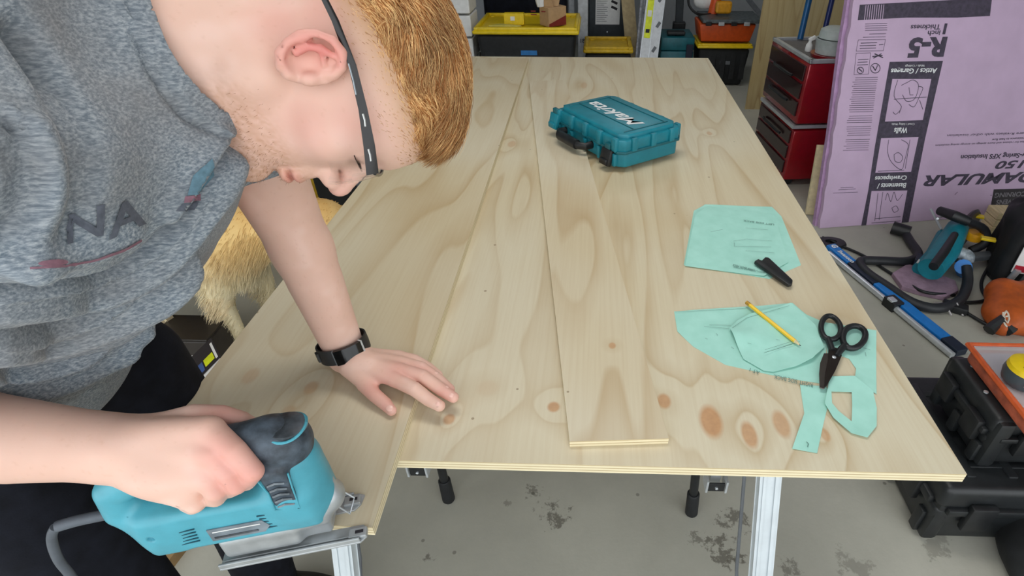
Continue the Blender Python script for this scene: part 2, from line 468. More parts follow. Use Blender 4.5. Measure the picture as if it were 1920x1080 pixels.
# narrow strip
T3 = .013; z3 = TT+T3
s0, s1 = GZ(1068, 828, z3), GZ(1254, 822, z3); s3, s2 = GZ(992, 152, z3), GZ(1060, 150, z3)
cs = np.mean([s0[:2], s1[:2], s2[:2], s3[:2]], 0)
PLY3 = plymat('plywood_strip_face', (216, 206, 181), (186, 160, 122), 5.7, [kk(1148, 648, .007, .009, .7, cs, z3), kk(1100, 470, .02, .08, .0, cs, z3)], 7)
slab('plywood_strip', [s0, s1, s2, s3], TT, T3, PLY3, EDG, 'narrow plywood strip lying lengthwise on the middle of the sheet', 'plywood')

# ---------------------------------------------------------------- saw horses
def stand(yo, label):
    t = thing('sawhorse', label, 'sawhorse', (-.05, .62+yo, 0))
    zb = TT-.018
    B().box((0, .12, zb-.03), (1.0, .09, .058), bev=.004).obj('crossbeam', BLK, t)
    for s, pxt, pxb in ((1, (1436, 903), (1424, 1080)), (-1, (632, 1024), (633, 1080))):
        pass
    for x0, x1 in ((.300, .318), (-.437, -.437)):
        # silver front leg: channel section with a raised rib
        a = Vector((x0+.05, -.0, zb-.001)); b = Vector((x1+.05, -.30, .02))
        d = (b-a).normalized(); xx = Vector((1, 0, 0)); xx = (xx-d*xx.dot(d)).normalized(); yy = d.cross(xx)
        R = Matrix((( xx.x, yy.x, d.x, 0), (xx.y, yy.y, d.y, 0), (xx.z, yy.z, d.z, 0), (0, 0, 0, 1)))
        L = (b-a).length; b_ = B(); c = (a+b)/2
        b_.box(c, (.032, .022, L-.03), R, .002); b_.box(c+xx*.010-yy*.0-d*0, (.004, .028, L-.03), R, .001); b_.box(c-xx*.010, (.003, .026, L-.03), R, .001)
        b_.obj('leg', ALU, t, True)
        B().box((x1+.05, -.30, .014), (.05, .05, .028), bev=.006).obj('foot', BLK, t)
        B().tube([(x0+.03, .06, zb-.03), (x0+.038, -.05, .45), (x0+.046, -.19, .25)], .0035, 8).obj('brace', GRY, t, True)
    for px, py, top in ((842, 938, (828, 880)), (1296, 963, (1304, 893))):
        f = GZ(px, py, 0); u = GP(top[0], top[1], f, nrm((0, 1, .0)))
        d = nrm(u-f); tt = f+d*((TT-.05)/d[2])
        f = f-np.array([-.05, .62, 0]); tt = tt-np.array([-.05, .62, 0])
        if yo: pass
        B().tube([Vector(f)+Vector(d)*.09, Vector(tt)], .0125, 16).obj('leg', BLK, t, True)
        B().tube([Vector(f), Vector(f)+Vector(d)*.008, Vector(f)+Vector(d)*.1, Vector(f)+Vector(d)*.103], [.014, .019, .018, .015], 16).obj('rubber_foot', BLKM, t, True)
    for px, py in ((783, 884), (1343, 913)):
        p = GZ(px, py, TT-.26)-np.array([-.05, .62, 0])
        b_ = B().box(p, (.032, .004, .024), bev=.001)
        k = b_.obj('bracket', BLK, t)
        c = B().box(p+np.array([.019, .01, .004]), (.004, .03, .034)).box(p+np.array([-.019, .01, .004]), (.004, .03, .034))
        c.box(p+np.array([0, .02, .06]), (.02, .012, .13)).box(p+np.array([0, .02, .13]), (.04, .04, .02)).obj('clamp_plate', SIL, t)
        B().lathe([(.003, 0), (.003, .003), (.0015, .004)], 12, Matrix.Translation(p+np.array([0, -.002, 0])) @ Matrix.Rotation(PI/2, 4, 'X')).obj('screw', SIL, t, True)
    return t
st = stand(0, 'folding sawhorse with silver front legs under the near end of the plywood')
st2 = dup(st, (-.05, 2.28, 0), label='second folding sawhorse under the far end of the plywood, mostly hidden')

# ---------------------------------------------------------------- paper, pencil, scissors
PAP = newmat('mint_paper'); _c = PAP.noise(PAP.obj(), 25, 3)
PAP.put(PAP.b, 'Base Color', PAP.ramp(_c, [(.3, lin(164, 218, 203)), (.7, lin(176, 228, 214))])); PAP.b.inputs['Roughness'].default_value = .75
PAP.b.inputs['Specular IOR Level'].default_value = .15; PAPM = PAP.m
pk = newmat('paper_print'); pk.put(pk.b, 'Base Color', lin(96, 130, 122)); pk.b.inputs['Roughness'].default_value = .8; PRN = pk.m
def paper(pts, z, label, amp=.0018, seed=0, hole=None, group=None):
    q = [GZ(x, y, z) for x, y in pts]; c = np.mean(q, 0)
    bm = bmesh.new(); vs = [bm.verts.new((p[0]-c[0], p[1]-c[1], 0)) for p in q]
    es = [bm.edges.new((vs[i], vs[(i+1) % len(vs)])) for i in range(len(vs))]
    if hole:
        hq = [GZ(x, y, z) for x, y in hole]; hv = [bm.verts.new((p[0]-c[0], p[1]-c[1], 0)) for p in hq]
        es += [bm.edges.new((hv[i], hv[(i+1) % len(hv)])) for i in range(len(hv))]
    bmesh.ops.triangle_fill(bm, use_beauty=True, use_dissolve=False, edges=es)
    for _ in range(3):
        le = [e for e in bm.edges if e.calc_length() > .012]
        if le: bmesh.ops.subdivide_edges(bm, edges=le, cuts=1, use_grid_fill=True)
        bmesh.ops.triangulate(bm, faces=bm.faces)
    P = np.array([v.co[:] for v in bm.verts]); n = vnoise(P*np.array([1, 1, 0])+c, 14, seed)+.5*vnoise(P+c, 31, seed+3)
    for v, a in zip(bm.verts, n): v.co.z = max(0, a+.25)*amp
    bmesh.ops.recalc_face_normals(bm, faces=bm.faces)
    if sum(f.normal.z for f in bm.faces) < 0: bmesh.ops.reverse_faces(bm, faces=bm.faces)
    r = bmesh.ops.solidify(bm, geom=bm.faces[:], thickness=.00025)
    me = bpy.data.meshes.new('paper_pattern'); bm.to_mesh(me); bm.free()
    me.polygons.foreach_set('use_smooth', [True]*len(me.polygons)); me.set_sharp_from_angle(angle=.7)
    o = link('paper_pattern', me, PAPM, loc=(c[0], c[1], z)); return tag(o, label, 'paper', group)
def print_line(par, p0, p1, z, txt, size, width=None, m=None, name='print'):
    a, b = GZ(*p0, z), GZ(*p1, z); x = nrm(b-a); y = np.cross((0, 0, 1), x); w = np.linalg.norm(b-a) if width is None else width
    c = np.array(par.location)
    return text_on(name, txt, m or PRN, par, basis(a-c, x, y, np.array([0, 0, 1.])), size, width=w, extr=.0001)
def ink_lines(par, segs, z, w=.0007, m=None, name='drawn_line'):
    c = np.array(par.location)
    for s in segs:
        b = B(); q = [GZ(x, y, z)-c for x, y in s]
        for i in range(len(q)-1):
            d = nrm(q[i+1]-q[i]); n = np.cross(d, (0, 0, 1))*w/2
            f = [b.bm.verts.new(v) for v in (q[i]-n, q[i+1]-n, q[i+1]+n, q[i]+n)]; b.bm.faces.new(f)
        b.obj(name, m or PRN, par)
pa = paper([(1301, 395), (1322, 384), (1447, 388), (1465, 406), (1502, 497), (1442, 523), (1282, 497)], TT+.0004, 'lower mint pattern sheet of the far pair, its right corner sticking out', seed=1)
pb = paper([(1327, 386), (1359, 391), (1452, 404), (1478, 492), (1432, 518), (1284, 499), (1303, 404)], TT+.0026, 'upper mint pattern sheet of the far pair, under the black sheath', seed=2)
zb_ = TT+.0052
print_line(pb, (1452, 420), (1394, 412), zb_, 'LEFT SIDE BACK', .011)
print_line(pb, (1416, 505), (1375, 495), zb_, 'UPPER BACK PIECE', .010)
print_line(pb, (1434, 510), (1376, 499), zb_, 'BODY LOWER SIDE PATTERN', .008)
ink_lines(pb, [[(1375, 452), (1400, 448), (1448, 452)], [(1398, 427), (1440, 431)], [(1332, 435), (1355, 430)], [(1377, 455), (1377, 462), (1446, 463)], [(1398, 470), (1452, 474)]], zb_)
pm = paper([(1264, 584), (1405, 575), (1486, 568), (1512, 590), (1537, 602), (1548, 640), (1550, 690), (1541, 720), (1500, 713), (1440, 702), (1360, 684), (1300, 650), (1270, 622)], TT+.0004, 'large mint pattern sheet left of the scissors, tapering to the left', seed=3)
zm = TT+.0030
print_line(pm, (1525, 719), (1452, 702), zm, 'RIGHT SIDE BACK', .015)
print_line(pm, (1425, 696), (1407, 690), zm, 'AT 1', .013)
ink_lines(pm, [[(1320, 612), (1367, 616)], [(1330, 609), (1370, 610)], [(1266, 585), (1400, 578)], [(1343, 625), (1346, 629)], [(1322, 634), (1327, 636)], [(1371, 650), (1376, 654)]], zm)
pr = paper([(1540, 603), (1643, 620), (1643, 740), (1602, 714), (1605, 692), (1592, 673), (1568, 664), (1552, 668)], TT+.0006, 'mint paper piece under the scissor handles at the sheet edge', seed=4)
ink_lines(pr, [[(1618, 652), (1632, 656)], [(1622, 660), (1624, 668)]], TT+.003)
ps = paper([(1500, 722), (1548, 724), (1558, 738), (1545, 790), (1532, 850), (1485, 842), (1508, 775)], TT+.0008, 'straight mint paper strip pointing to the near edge below the scissors', seed=5)
ink_lines(ps, [[(1512, 828), (1516, 832), (1514, 838)]], TT+.0035, .0012)
pl = paper([(1556, 706), (1602, 706), (1637, 733), (1644, 765), (1643, 800), (1626, 821), (1596, 813), (1562, 784), (1546, 758)], TT+.0032, 'bent loop of cut mint paper at the right, with a triangular gap', seed=6, amp=.004,
           hole=[(1559, 734), (1560, 756), (1572, 770), (1597, 790), (1598, 760), (1597, 735)])
pc = paper([(1367, 618), (1382, 602), (1410, 590), (1482, 570), (1500, 583), (1528, 612), (1545, 652), (1522, 676), (1490, 688), (1450, 697), (1432, 695), (1394, 673)], TT+.0034, 'fan shaped cut mint piece under the pencil, one edge curling up', seed=8, amp=.005)
ink_lines(pc, [[(1432, 662), (1500, 640)], [(1438, 660), (1492, 643)], [(1434, 656), (1488, 639)], [(1413, 615), (1418, 613)], [(1402, 643), (1409, 645)], [(1455, 636), (1462, 638)], [(1370, 617), (1400, 596), (1480, 573)]], TT+.0085)
# pencil
p0, p1, p2 = GZ(1406, 572, TT+.0115), GZ(1491, 640, TT+.0095), GZ(1502, 649, TT+.0095)
tp = thing('pencil', 'yellow wooden pencil lying across the mint paper', 'pencil', p0)
PY = mat('pencil_yellow', (240, 196, 40), .4, var=.03)
d = Vector(p1-p0); t2 = Vector(p2-p0)
B().tube([(0, 0, 0), d], .0040, 6).obj('shaft', PY, tp); B().tube([d, d+(t2-d)*.75], [.0039, .0012], 8).obj('sharpened_cone', WD, tp, True)
B().tube([d+(t2-d)*.7, t2], [.0013, .0003], 8).obj('lead', INK, tp, True)
B().tube([-d.normalized()*.010, (0, 0, 0)], .0042, 10).obj('ferrule', mat('pencil_end', (196, 150, 60), .4, .4), tp, True)
# scissors
zs = TT+.0095
def PL(pts, z): return [tuple(GZ(x, y, z)[:2]) for x, y in pts]
sc = thing('scissors', 'open scissors with black looped handles and dark steel blades', 'scissors', GZ(1562, 668, zs))
MS = Matrix.Translation(-Vector(GZ(1562, 668, zs)))
BLADE = mat('blade_steel', (120, 112, 106), .28, .9, var=.05); BLADD = mat('dark_blade_steel', (70, 62, 58), .3, .8, var=.05)
B().prism(PL([(1545, 662), (1562, 662), (1560, 690), (1551, 722), (1545, 729), (1537, 727), (1536, 700), (1538, 680)], zs), zs-.002, zs, MS, .0005, 1).obj('blade', BLADE, sc)
B().prism(PL([(1553, 650), (1572, 655), (1578, 668), (1566, 696), (1549, 726), (1545, 728), (1547, 700), (1552, 676)], zs), zs+.0003, zs+.0026, MS, .0005, 1).obj('blade', BLADD, sc, label='upper dark blade')
def loopel(cx, cy, rx, ry, ang, n=28, sq=.0):
    o = []
    for k in range(n):
        t = 2*PI*k/n; x = rx*math.cos(t)*(1+sq*math.sin(t)); y = ry*math.sin(t)
        o.append((cx+x*math.cos(ang)-y*math.sin(ang), cy+x*math.sin(ang)+y*math.cos(ang)))
    return o
for (cx_, cy_, rx, ry, an, sg, nm) in ((1557, 616, 22, 26, -.25, -1, 'a'), (1600, 633, 27, 23, -.75, 1, 'b')):
    outl = loopel(cx_, cy_, rx, ry, an, sq=.12); inl = loopel(cx_, cy_-1, rx*.66, ry*.72, an, sq=.12)
    q0 = [np.append(p, 0) for p in PL(outl, zs)]; q1 = [np.append(p, 0) for p in PL(inl, zs)]
    mid = [(a+b)/2+np.array([0, 0, zs+.0015])-GZ(1562, 668, zs)-0*a for a, b in zip(q0, q1)]
    mid = [m-np.array([0, 0, 0]) for m in mid]; wv = np.mean([np.linalg.norm(a-b) for a, b in zip(q0, q1)])/2
    mid = [Vector(m) for m in mid]; b_ = B(); n = len(mid)
    b_.tube(mid+[mid[0], mid[1]], wv*1.05, 12, caps=False)
    if sg < 0: arm = [(1552, 634), (1556, 645), (1561, 658)]; ra = [.0055, .006, .0055]
    else: arm = [(1586, 646), (1577, 655), (1568, 668)]; ra = [.006, .0065, .005]
    b_.tube([Vector(GZ(x, y, zs+.0015)-GZ(1562, 668, zs)) for x, y in arm], ra, 12)
    b_.obj('handle', BLK, sc, True)
B().lathe([(.0035, 0), (.0035, .0012), (.002, .002)], 16, Matrix.Translation(Vector(GZ(1563, 672, zs)-GZ(1562, 668, zs))+Vector((0, 0, .0026)))).obj('pivot_screw', SIL, sc, True)
sh = [(1414, 489), (1423, 484), (1430, 493), (1434, 481), (1442, 482), (1487, 524), (1486, 531), (1478, 533)]
shc = GZ(1450, 507, TT+.006)
o = B().prism(PL(sh, TT+.015), TT+.0056, TT+.0150, Matrix.Translation(-Vector(shc)), .003, 2).obj('blade_sheath', BLK, None, True); o.location = shc
tag(o, 'black plastic blade sheath on the far pair of papers', 'sheath')

# ---------------------------------------------------------------- teal tool case on the sheet
Hc = .098
F0 = GZ(1163, 320, z3+.001); R0 = GZ(1277, 287, z3+.001); L0 = GZ(1034, 252, z3+.001)
bdir = nrm((R0-F0)*[1, 1, 0]); adir = nrm((L0-F0)*[1, 1, 0]); adir = nrm(adir-bdir*(adir@bdir)); 
La = (L0-F0)@adir; Lb = np.linalg.norm(R0-F0)
McT = basis(F0+adir*La/2+bdir*Lb/2, adir, bdir, np.array([0, 0, 1.]))   # local x along the handle side, y to the back
flipx = np.cross(adir, bdir)[2] < 0
if flipx: McT = basis(F0+adir*La/2+bdir*Lb/2, -adir, bdir, np.array([0, 0, 1.]))
tc = thing('tool_case', 'teal plastic power tool case with black handle lying on the plywood', 'tool case', mtx=McT)
sx = -1 if flipx else 1
w2, d2 = La/2, Lb/2
def octo(w, d, c): return [(-w+c, -d), (w-c, -d), (w, -d+c), (w, d-c), (w-c, d), (-w+c, d), (-w, d-c), (-w, -d+c)]
B().prism(octo(w2-.004, d2-.004, .018), .001, Hc*.5, bev=.006).obj('lower_shell', TEAL, tc, True, 50)
b_ = B().prism(octo(w2-.002, d2-.002, .016), Hc*.5+.001, Hc-.012, bev=.004).prism(octo(w2-.012, d2-.012, .022), Hc-.02, Hc, bev=.005)
b_.obj('lid', TEAL, tc, True, 50)
b_ = B().prism(octo(w2+.002, d2+.002, .018), Hc*.5-.004, Hc*.5+.004, bev=.0015)
b_.obj('rim', TEALD, tc, True)
rb1 = lambda *a, **k: B().box(*a, **k).obj('rib', TEAL, tc, True)
for i, x in enumerate(np.linspace(-w2+.03, w2-.03, 5)):
    rb1((x, -d2+.0, Hc*.72), (.022, .016, Hc*.42), bev=.004); rb1((x, d2, Hc*.7), (.022, .014, Hc*.42), bev=.004)
    rb1((x, -d2+.0, Hc*.24), (.014, .014, Hc*.40), bev=.003)
for y in (-d2*.6, 0.0, d2*.6):
    rb1((-w2, y, Hc*.72), (.012, .02, Hc*.4), bev=.003); rb1((w2, y, Hc*.72), (.012, .02, Hc*.4), bev=.003)
b_ = B()
b_.box((0, -.045, Hc+.0005), (La*.8, .004, .004), bev=.0015).box((0, d2*.62, Hc+.0005), (La*.8, .004, .004), bev=.0015)
for x in (-w2*.8, w2*.8): b_.box((x, 0, Hc+.0005), (.004, Lb*.7, .004), bev=.0015)
b_.obj('lid_ridge', TEALD, tc, True)
hx = sx*.045
b_ = B().tube([(hx-.075, -d2+.004, .030), (hx-.078, -d2-.022, .030), (hx-.06, -d2-.036, .030), (hx+.06, -d2-.036, .030), (hx+.078, -d2-.022, .030), (hx+.075, -d2+.004, .030)], [.013, .012, .012, .012, .012, .013], 10, sq=(1, .8))
b_.tube([(hx-.05, -d2-.036, .030), (hx+.05, -d2-.036, .030)], .0155, 10); b_.obj('handle', BLK, tc, True)
for x, mm, zz in ((-sx*(w2*.70), BLK, .028), (sx*(w2*.90), TEAL, .052)):
    B().box((x, -d2-.012, zz), (.046, .014, .050), Matrix.Rotation(-.25, 4, 'X'), .003).obj('latch', mm, tc, True); B().box((x, -d2-.022, zz-.012), (.034, .012, .018), bev=.003).obj('latch_pull', mm, tc, True)
    B().box((x, -d2-.004, zz+.03), (.026, .014, .022), bev=.003).obj('latch_hook', TEALD, tc, True)
ml = basis((w2*.83 if False else -sx*w2*.80, .045, Hc+.0008), (sx, 0, 0), (0, -1.0*1, 0), (0, 0, sx*-1.0)) if True else None
# lettering reads from the front-right corner towards the handle end
xa = Vector((sx, 0, 0)); ya = Vector((0, 0, 1)).cross(xa)
text_on('lettering', 'Makita', WTX, tc, basis((-sx*w2*.70, -.050 if ya.y > 0 else .014, Hc+.0012), xa, ya, Vector((0, 0, 1))), .068, bold=.0009, shear=.3, width=La*.72)
# ---------------------------------------------------------------- jigsaw (local x = cutting direction)
JO = Vector((-.3786, .4013, TT+T2)); JA = math.radians(14.3)
js = thing('jigsaw', 'teal corded jigsaw held in the hand, its metal shoe on the plywood edge', 'power saw', JO, JA)
TJ = mat('saw_teal_plastic', (76, 158, 175), .38, var=.05, bump=.1, bs=700)
RUB = mat('saw_dark_rubber', (64, 74, 84), .55, var=.3, vs=60, bump=.3, bs=500)
def arr(*a): return np.array(a, float)
def smoothbody(items): return union(items)
prof = lambda x, z: arr(x, 0, z)
tealf = union([
    (rbox(arr(-.052, 0, .0755), arr(.097, .0305, .0345), r=.010), .01),
    (ell(arr(-.125, 0, .078), arr(.035, .029, .036)), .015), (rbox(arr(-.128, 0, .056), arr(.020, .024, .018), r=.008), .012),
    (cap(prof(.020, .082), prof(.022, .150), .034, .032), .02),
    (cap(prof(.036, .075), prof(.036, .14), .026, .024), .012),
    (chain([prof(-.135, .070), prof(-.163, .105), prof(-.160, .138), prof(-.120, .160), prof(-.06, .172), prof(.0, .172)], [.026, .0205, .019, .0175, .017, .022]), .014),
    (ell(arr(-.080, .046, .150), arr(.1, .012, .001)), .001, '-'),
    (ell(arr(.055, -.034, .15), arr(.006, .008, .006)), .003, '-'),
    (ell(arr(-.134, -.0335, .082), arr(.004, .006, .004)), .001, '-'),
    (ell(arr(.0, -.038, .12), arr(.0035, .006, .014)), .003, '-'),
])
P_, F_ = polygonise(tealf, (-.2, -.05, .03), (.08, .05, .215), .0022)
npmesh('housing', P_, F_, TJ, js)
rubf = union([
    (cap(prof(.018, .150), prof(.028, .166), .0335, .030), .01),
    (ell(arr(.022, 0, .178), arr(.034, .029, .022)), .012),
    (chain([prof(.01, .183), prof(-.04, .186), prof(-.10, .176)], [.0215, .0185, .0150]), .015),
    (rbox(arr(.018, -.031, .128), arr(.014, .0045, .034), r=.004), .006),
])
P_, F_ = polygonise(rubf, (-.13, -.045, .08), (.08, .045, .215), .0022)
npmesh('rubber_grip', P_, F_, RUB, js)
GREY2 = mat('saw_cap_smoke', (72, 78, 84), .3, var=.35, vs=45, bump=.25, bs=200)
B().tube([Vector((.036+.024*math.cos(a)*.95, .022*math.sin(a), .1985-.10*(.024*math.cos(a))-.006*math.sin(a)**2)) for a in np.linspace(0, 2*PI, 33)], .0017, 8, caps=False).obj('trim_ring', TJ, js, True)
o = B().lathe([(.020, 0), (.0195, .003), (.014, .005), (.004, .0055)], 24, Matrix.Translation((.037, 0, .1945)) @ Matrix.Rotation(.1, 4, 'Y') @ Matrix.Scale(1.15, 4, (1, 0, 0))).obj('top_cap', GREY2, js, True)
CHV = mat('grip_ridge_grey', (118, 126, 132), .5, var=.2, vs=60)
for i in range(5):
    z = .103+i*.0098; B().tube([(.009, -.0365, z), (.018, -.0375, z+.004), (.027, -.0365, z+.001)], .0013, 6).obj('chevron', CHV, js, True)
b_ = B()
B().tube([(.0, -.0345, .160), (.006, -.0358, .13), (.004, -.036, .098), (.030, -.036, .094), (.032, -.0355, .13), (.034, -.034, .156)], .0011, 6).obj('grip_outline', TJ, js, True)
ALJ = mat('cast_aluminium', (176, 180, 182), .38, .55, var=.08, bump=.1, bs=200)
gear = union([(rbox(arr(-.012, 0, .047), arr(.062, .026, .013), r=.008), .006), (cap(arr(.02, -.0, .05), arr(.047, 0, .062), .026, .022), .01), (rbox(arr(-.035, 0, .027), arr(.046, .029, .019), r=.008), .008), (rbox(arr(.0, 0, .022), arr(.045, .018, .016), r=.006), .01), (cap(arr(.05, 0, .05), arr(.055, 0, .09), .012, .008), .008)])
P_, F_ = polygonise(gear, (-.09, -.04, .004), (.08, .04, .11), .0025); npmesh('gear_housing', P_, F_, ALJ, js)
shoe = [(-.088, -.037), (.078, -.037), (.086, -.030), (.086, -.018), (.080, -.012), (.0, -.012), (.0, .012), (.066, .012), (.074, .020), (.078, .034), (.070, .038), (-.088, .037)]
B().prism(shoe, 0, .003, bev=.0005, seg=1).obj('shoe', ALJ, js)
for y in (-.035, .035): B().box((-.005 if y < 0 else -.01, y, .006), (.166 if y < 0 else .15, .003, .009), bev=.001).obj('shoe_rail', ALJ, js)
B().box((-.01, -.0285, .0045), (.15, .002, .005), bev=.0006).obj('shoe_rail', ALJ, js)
for x, y in ((.078, -.025), (.066, .026)):
    B().box((x-.003, y, .0055), (.022, .014, .006), bev=.0015).obj('shoe_tip', ALJ, js); B().box((x-.001, y, .0088), (.010, .004, .0012)).obj('slot', INK, js)
B().box((.030, 0, .012), (.005, .0012, .05)).obj('blade', mat('blade_steel', (120, 112, 106), .28, .9), js)
B().tube([(.05, .012, .068), (.072, .012, .03), (.066, -.004, .020), (.050, -.010, .064)], .0011, 8).obj('blade_guard', SIL, js, True)
B().lathe([(.008, -.005), (.008, .005)], 16, Matrix.Translation((.028, 0, .028)) @ Matrix.Rotation(PI/2, 4, 'X')).obj('roller', mat('dark_steel', (60, 58, 56), .35, .8), js, True)
B().tube([(.036, -.012, .03), (.036, .012, .03)], .003, 10).obj('roller_pin', SIL, js, True)
VENT = mat('vent_shadow', (14, 70, 84), .6)
for i in range(5):
    B().box((-.108+i*.0006, -.0312, .060+i*.0058), (.034, .0012, .0014), Matrix.Rotation(-.06, 4, 'Y')).obj('vent', VENT, js)
for i in range(5):
    B().box((-.006-i*.0012, -.0312, .062+i*.0062), (.020, .0012, .0019), Matrix.Rotation(-.06, 4, 'Y')).obj('vent', VENT, js)
lp = B().prism([(-.078, .056), (-.02, .056), (-.012, .066), (-.018, .078), (-.078, .078)], -.0006, .0006, Matrix.Translation((0, -.0315, 0)) @ Matrix.Rotation(PI/2, 4, 'X')).obj('label_plate', mat('label_grey', (120, 130, 138), .4, .2, var=.2), js)
B().box((-.047, -.0326, .073), (.052, .0006, .0014)).obj('label_line', WHT, js)
B().box((-.050, -.0326, .062), (.048, .0006, .003)).obj('label_text_block', GREY2, js)
for x in (-.155, -.128): B().tube([(x, -.012, .040), (x, .012, .040)], .0055, 10).tube([(x, 0, .04), (x+.006, 0, .055)], .006, 8).obj('key_clip', TJ, js, True)
# cord
CORD = mat('cord_grey', (84, 90, 98), .5, var=.12)
jm = Matrix.Translation(JO) @ Matrix.Rotation(JA, 4, 'Z'); ji = jm.inverted()
cs_ = [ji @ Vector(W(*p)) for p in ((215, 962, .675), (150, 975, .66), (104, 988, .65), (97, 1010, .66), (110, 1050, .69), (150, 1110, .74), (200, 1250, .85))]
B().tube(catmull(cs_[:3], 5), [.0068]*2+[.0066]*8+[.0060], 12).obj('strain_relief', CORD, js, True)
B().tube(catmull(cs_[2:], 6), .0052, 10).obj('power_cord', CORD, js, True)
# ---------------------------------------------------------------- the man
hO = np.array([-.27653, .23164, .60829]); hM = np.array([[.14570, .95453, .26008], [-.92168, .22650, -.31496], [.35955, .19382, -.91278]])
WM = np.stack([AX, AU, AF], 1)                    # camera -> world
HR = WM@hM; HO = CAM+WM@hO                        # head axes in world: columns forward, crown, right
def HL(f, c, r): return HO+HR@np.array([f, c, r])
def he(c, r): return ell(HL(*c), r, HR)
def bs(f, c, r, m=.05):
    c = np.asarray(c, float)
    def g(P):
        d = np.linalg.norm(P-c, axis=1)-r; o = d+.02; k = d < m
        if k.any(): o[k] = f(P[k])
        return o
    return g
C7 = HL(-.05, -.17, 0)
U = nrm((.6, .1, .8)); RT = nrm((.2, -.95, .15)); RT = nrm(RT-U*(RT@U)); FT = np.cross(U, RT)
TM = np.stack([RT, FT, U], 1)
head_items = [
    (he((-.005, .055, 0), (.098, .083, .076)), .01),
    (he((.045, .052, 0), (.063, .062, .062)), .03),
    (he((.046, -.015, 0), (.052, .068, .056)), .03),
    (he((.035, -.075, 0), (.048, .040, .044)), .03),
    (cap(HL(.0, -.062, .046), HL(.070, -.100, .012), .019, .016), .02), (cap(HL(.0, -.062, -.046), HL(.070, -.100, -.012), .019, .016), .02),
    (he((.058, -.008, .040), (.026, .022, .020)), .02), (he((.058, -.008, -.040), (.026, .022, .020)), .02),
    (cap(HL(.095, .043, .010), HL(.078, .043, .042), .010, .009), .014), (cap(HL(.095, .043, -.010), HL(.078, .043, -.042), .010, .009), .014),
    (he((.105, .020, .033), (.018, .012, .016)), .012, '-'), (he((.105, .020, -.033), (.018, .012, .016)), .012, '-'),
    (he((.081, .018, .034), (.0125, .0125, .0145)), .003), (he((.081, .018, -.034), (.0125, .0125, .0145)), .003),
    (cap(HL(.090, .032, 0), HL(.117, -.014, 0), .0075, .0105), .010),
    (he((.118, -.020, 0), (.0125, .0115, .012)), .006),
    (he((.106, -.024, .013), (.013, .010, .008)), .006), (he((.106, -.024, -.013), (.013, .010, .008)), .006),
    
    (he((.093, -.045, 0), (.012, .014, .020)), .012),
    (he((.095, -.0565, 0), (.0125, .0065, .023)), .006), (he((.093, -.0685, 0), (.0125, .0075, .020)), .006),
    (cap(HL(.107, -.0625, 0), HL(.088, -.0635, .024), .0022, .0015), .003, '-'), (cap(HL(.107, -.0625, 0), HL(.088, -.0635, -.024), .0022, .0015), .003, '-'),
    (he((.080, -.102, 0), (.017, .016, .020)), .014),
    # neck, sternomastoid, throat
    (cap(HL(-.022, -.02, 0), HL(-.045, -.16, 0), .058, .064), .03),
    (cap(HL(-.01, -.045, .050), HL(.03, -.17, .022), .016, .014), .02), (cap(HL(.02, -.09, 0), HL(.03, -.17, 0), .03, .035), .03),
]
def ear(s):
    b = lambda f, c, r: HL(-.007+(f+.012)*.80, .004+(c-.004)*.78, (.078+(r-.078)*.85)*s)
    e1 = union([
        (ell(b(-.017, .004, .0795), (.024, .032, .0055), HR@np.array([[.9, 0, -.43*s], [0, 1, 0], [.43*s, 0, .9]]).T if False else HR), .002),
        (chain([b(.000, .010, .080), b(.003, .024, .083), b(-.004, .0355, .087), b(-.018, .0405, .092), b(-.032, .034, .0965), b(-.041, .018, .099), b(-.042, .001, .098), b(-.036, -.014, .095), b(-.026, -.025, .090)], [.004, .0045, .005, .005, .0048, .0046, .0046, .005, .006]), .003),
        (chain([b(-.014, -.030, .086), b(-.024, -.025, .089), b(-.006, -.027, .083)], [.0065, .0065, .006]), .006),
        (cap(b(-.02, .0, .083), b(-.036, .005, .093), .010, .006), .008),
        (ell(b(-.017, .016, .096), (.018, .014, .0085), HR), .003, '-'),
        (ell(b(-.013, -.003, .095), (.016, .017, .0135), HR), .003, '-'),
        (chain([b(-.016, .030, .089), b(-.026, .018, .0925), b(-.030, .004, .0935), b(-.025, -.010, .091)], [.003, .0036, .0038, .0036]), .003),
        (cap(b(-.026, .018, .0915), b(-.008, .016, .086), .003, .0025), .003),
        (ell(b(.004, -.005, .083), (.006, .008, .005), HR), .004),
    ])
    return bs(e1, HL(-.018, .004, .088*s), .05, .03)
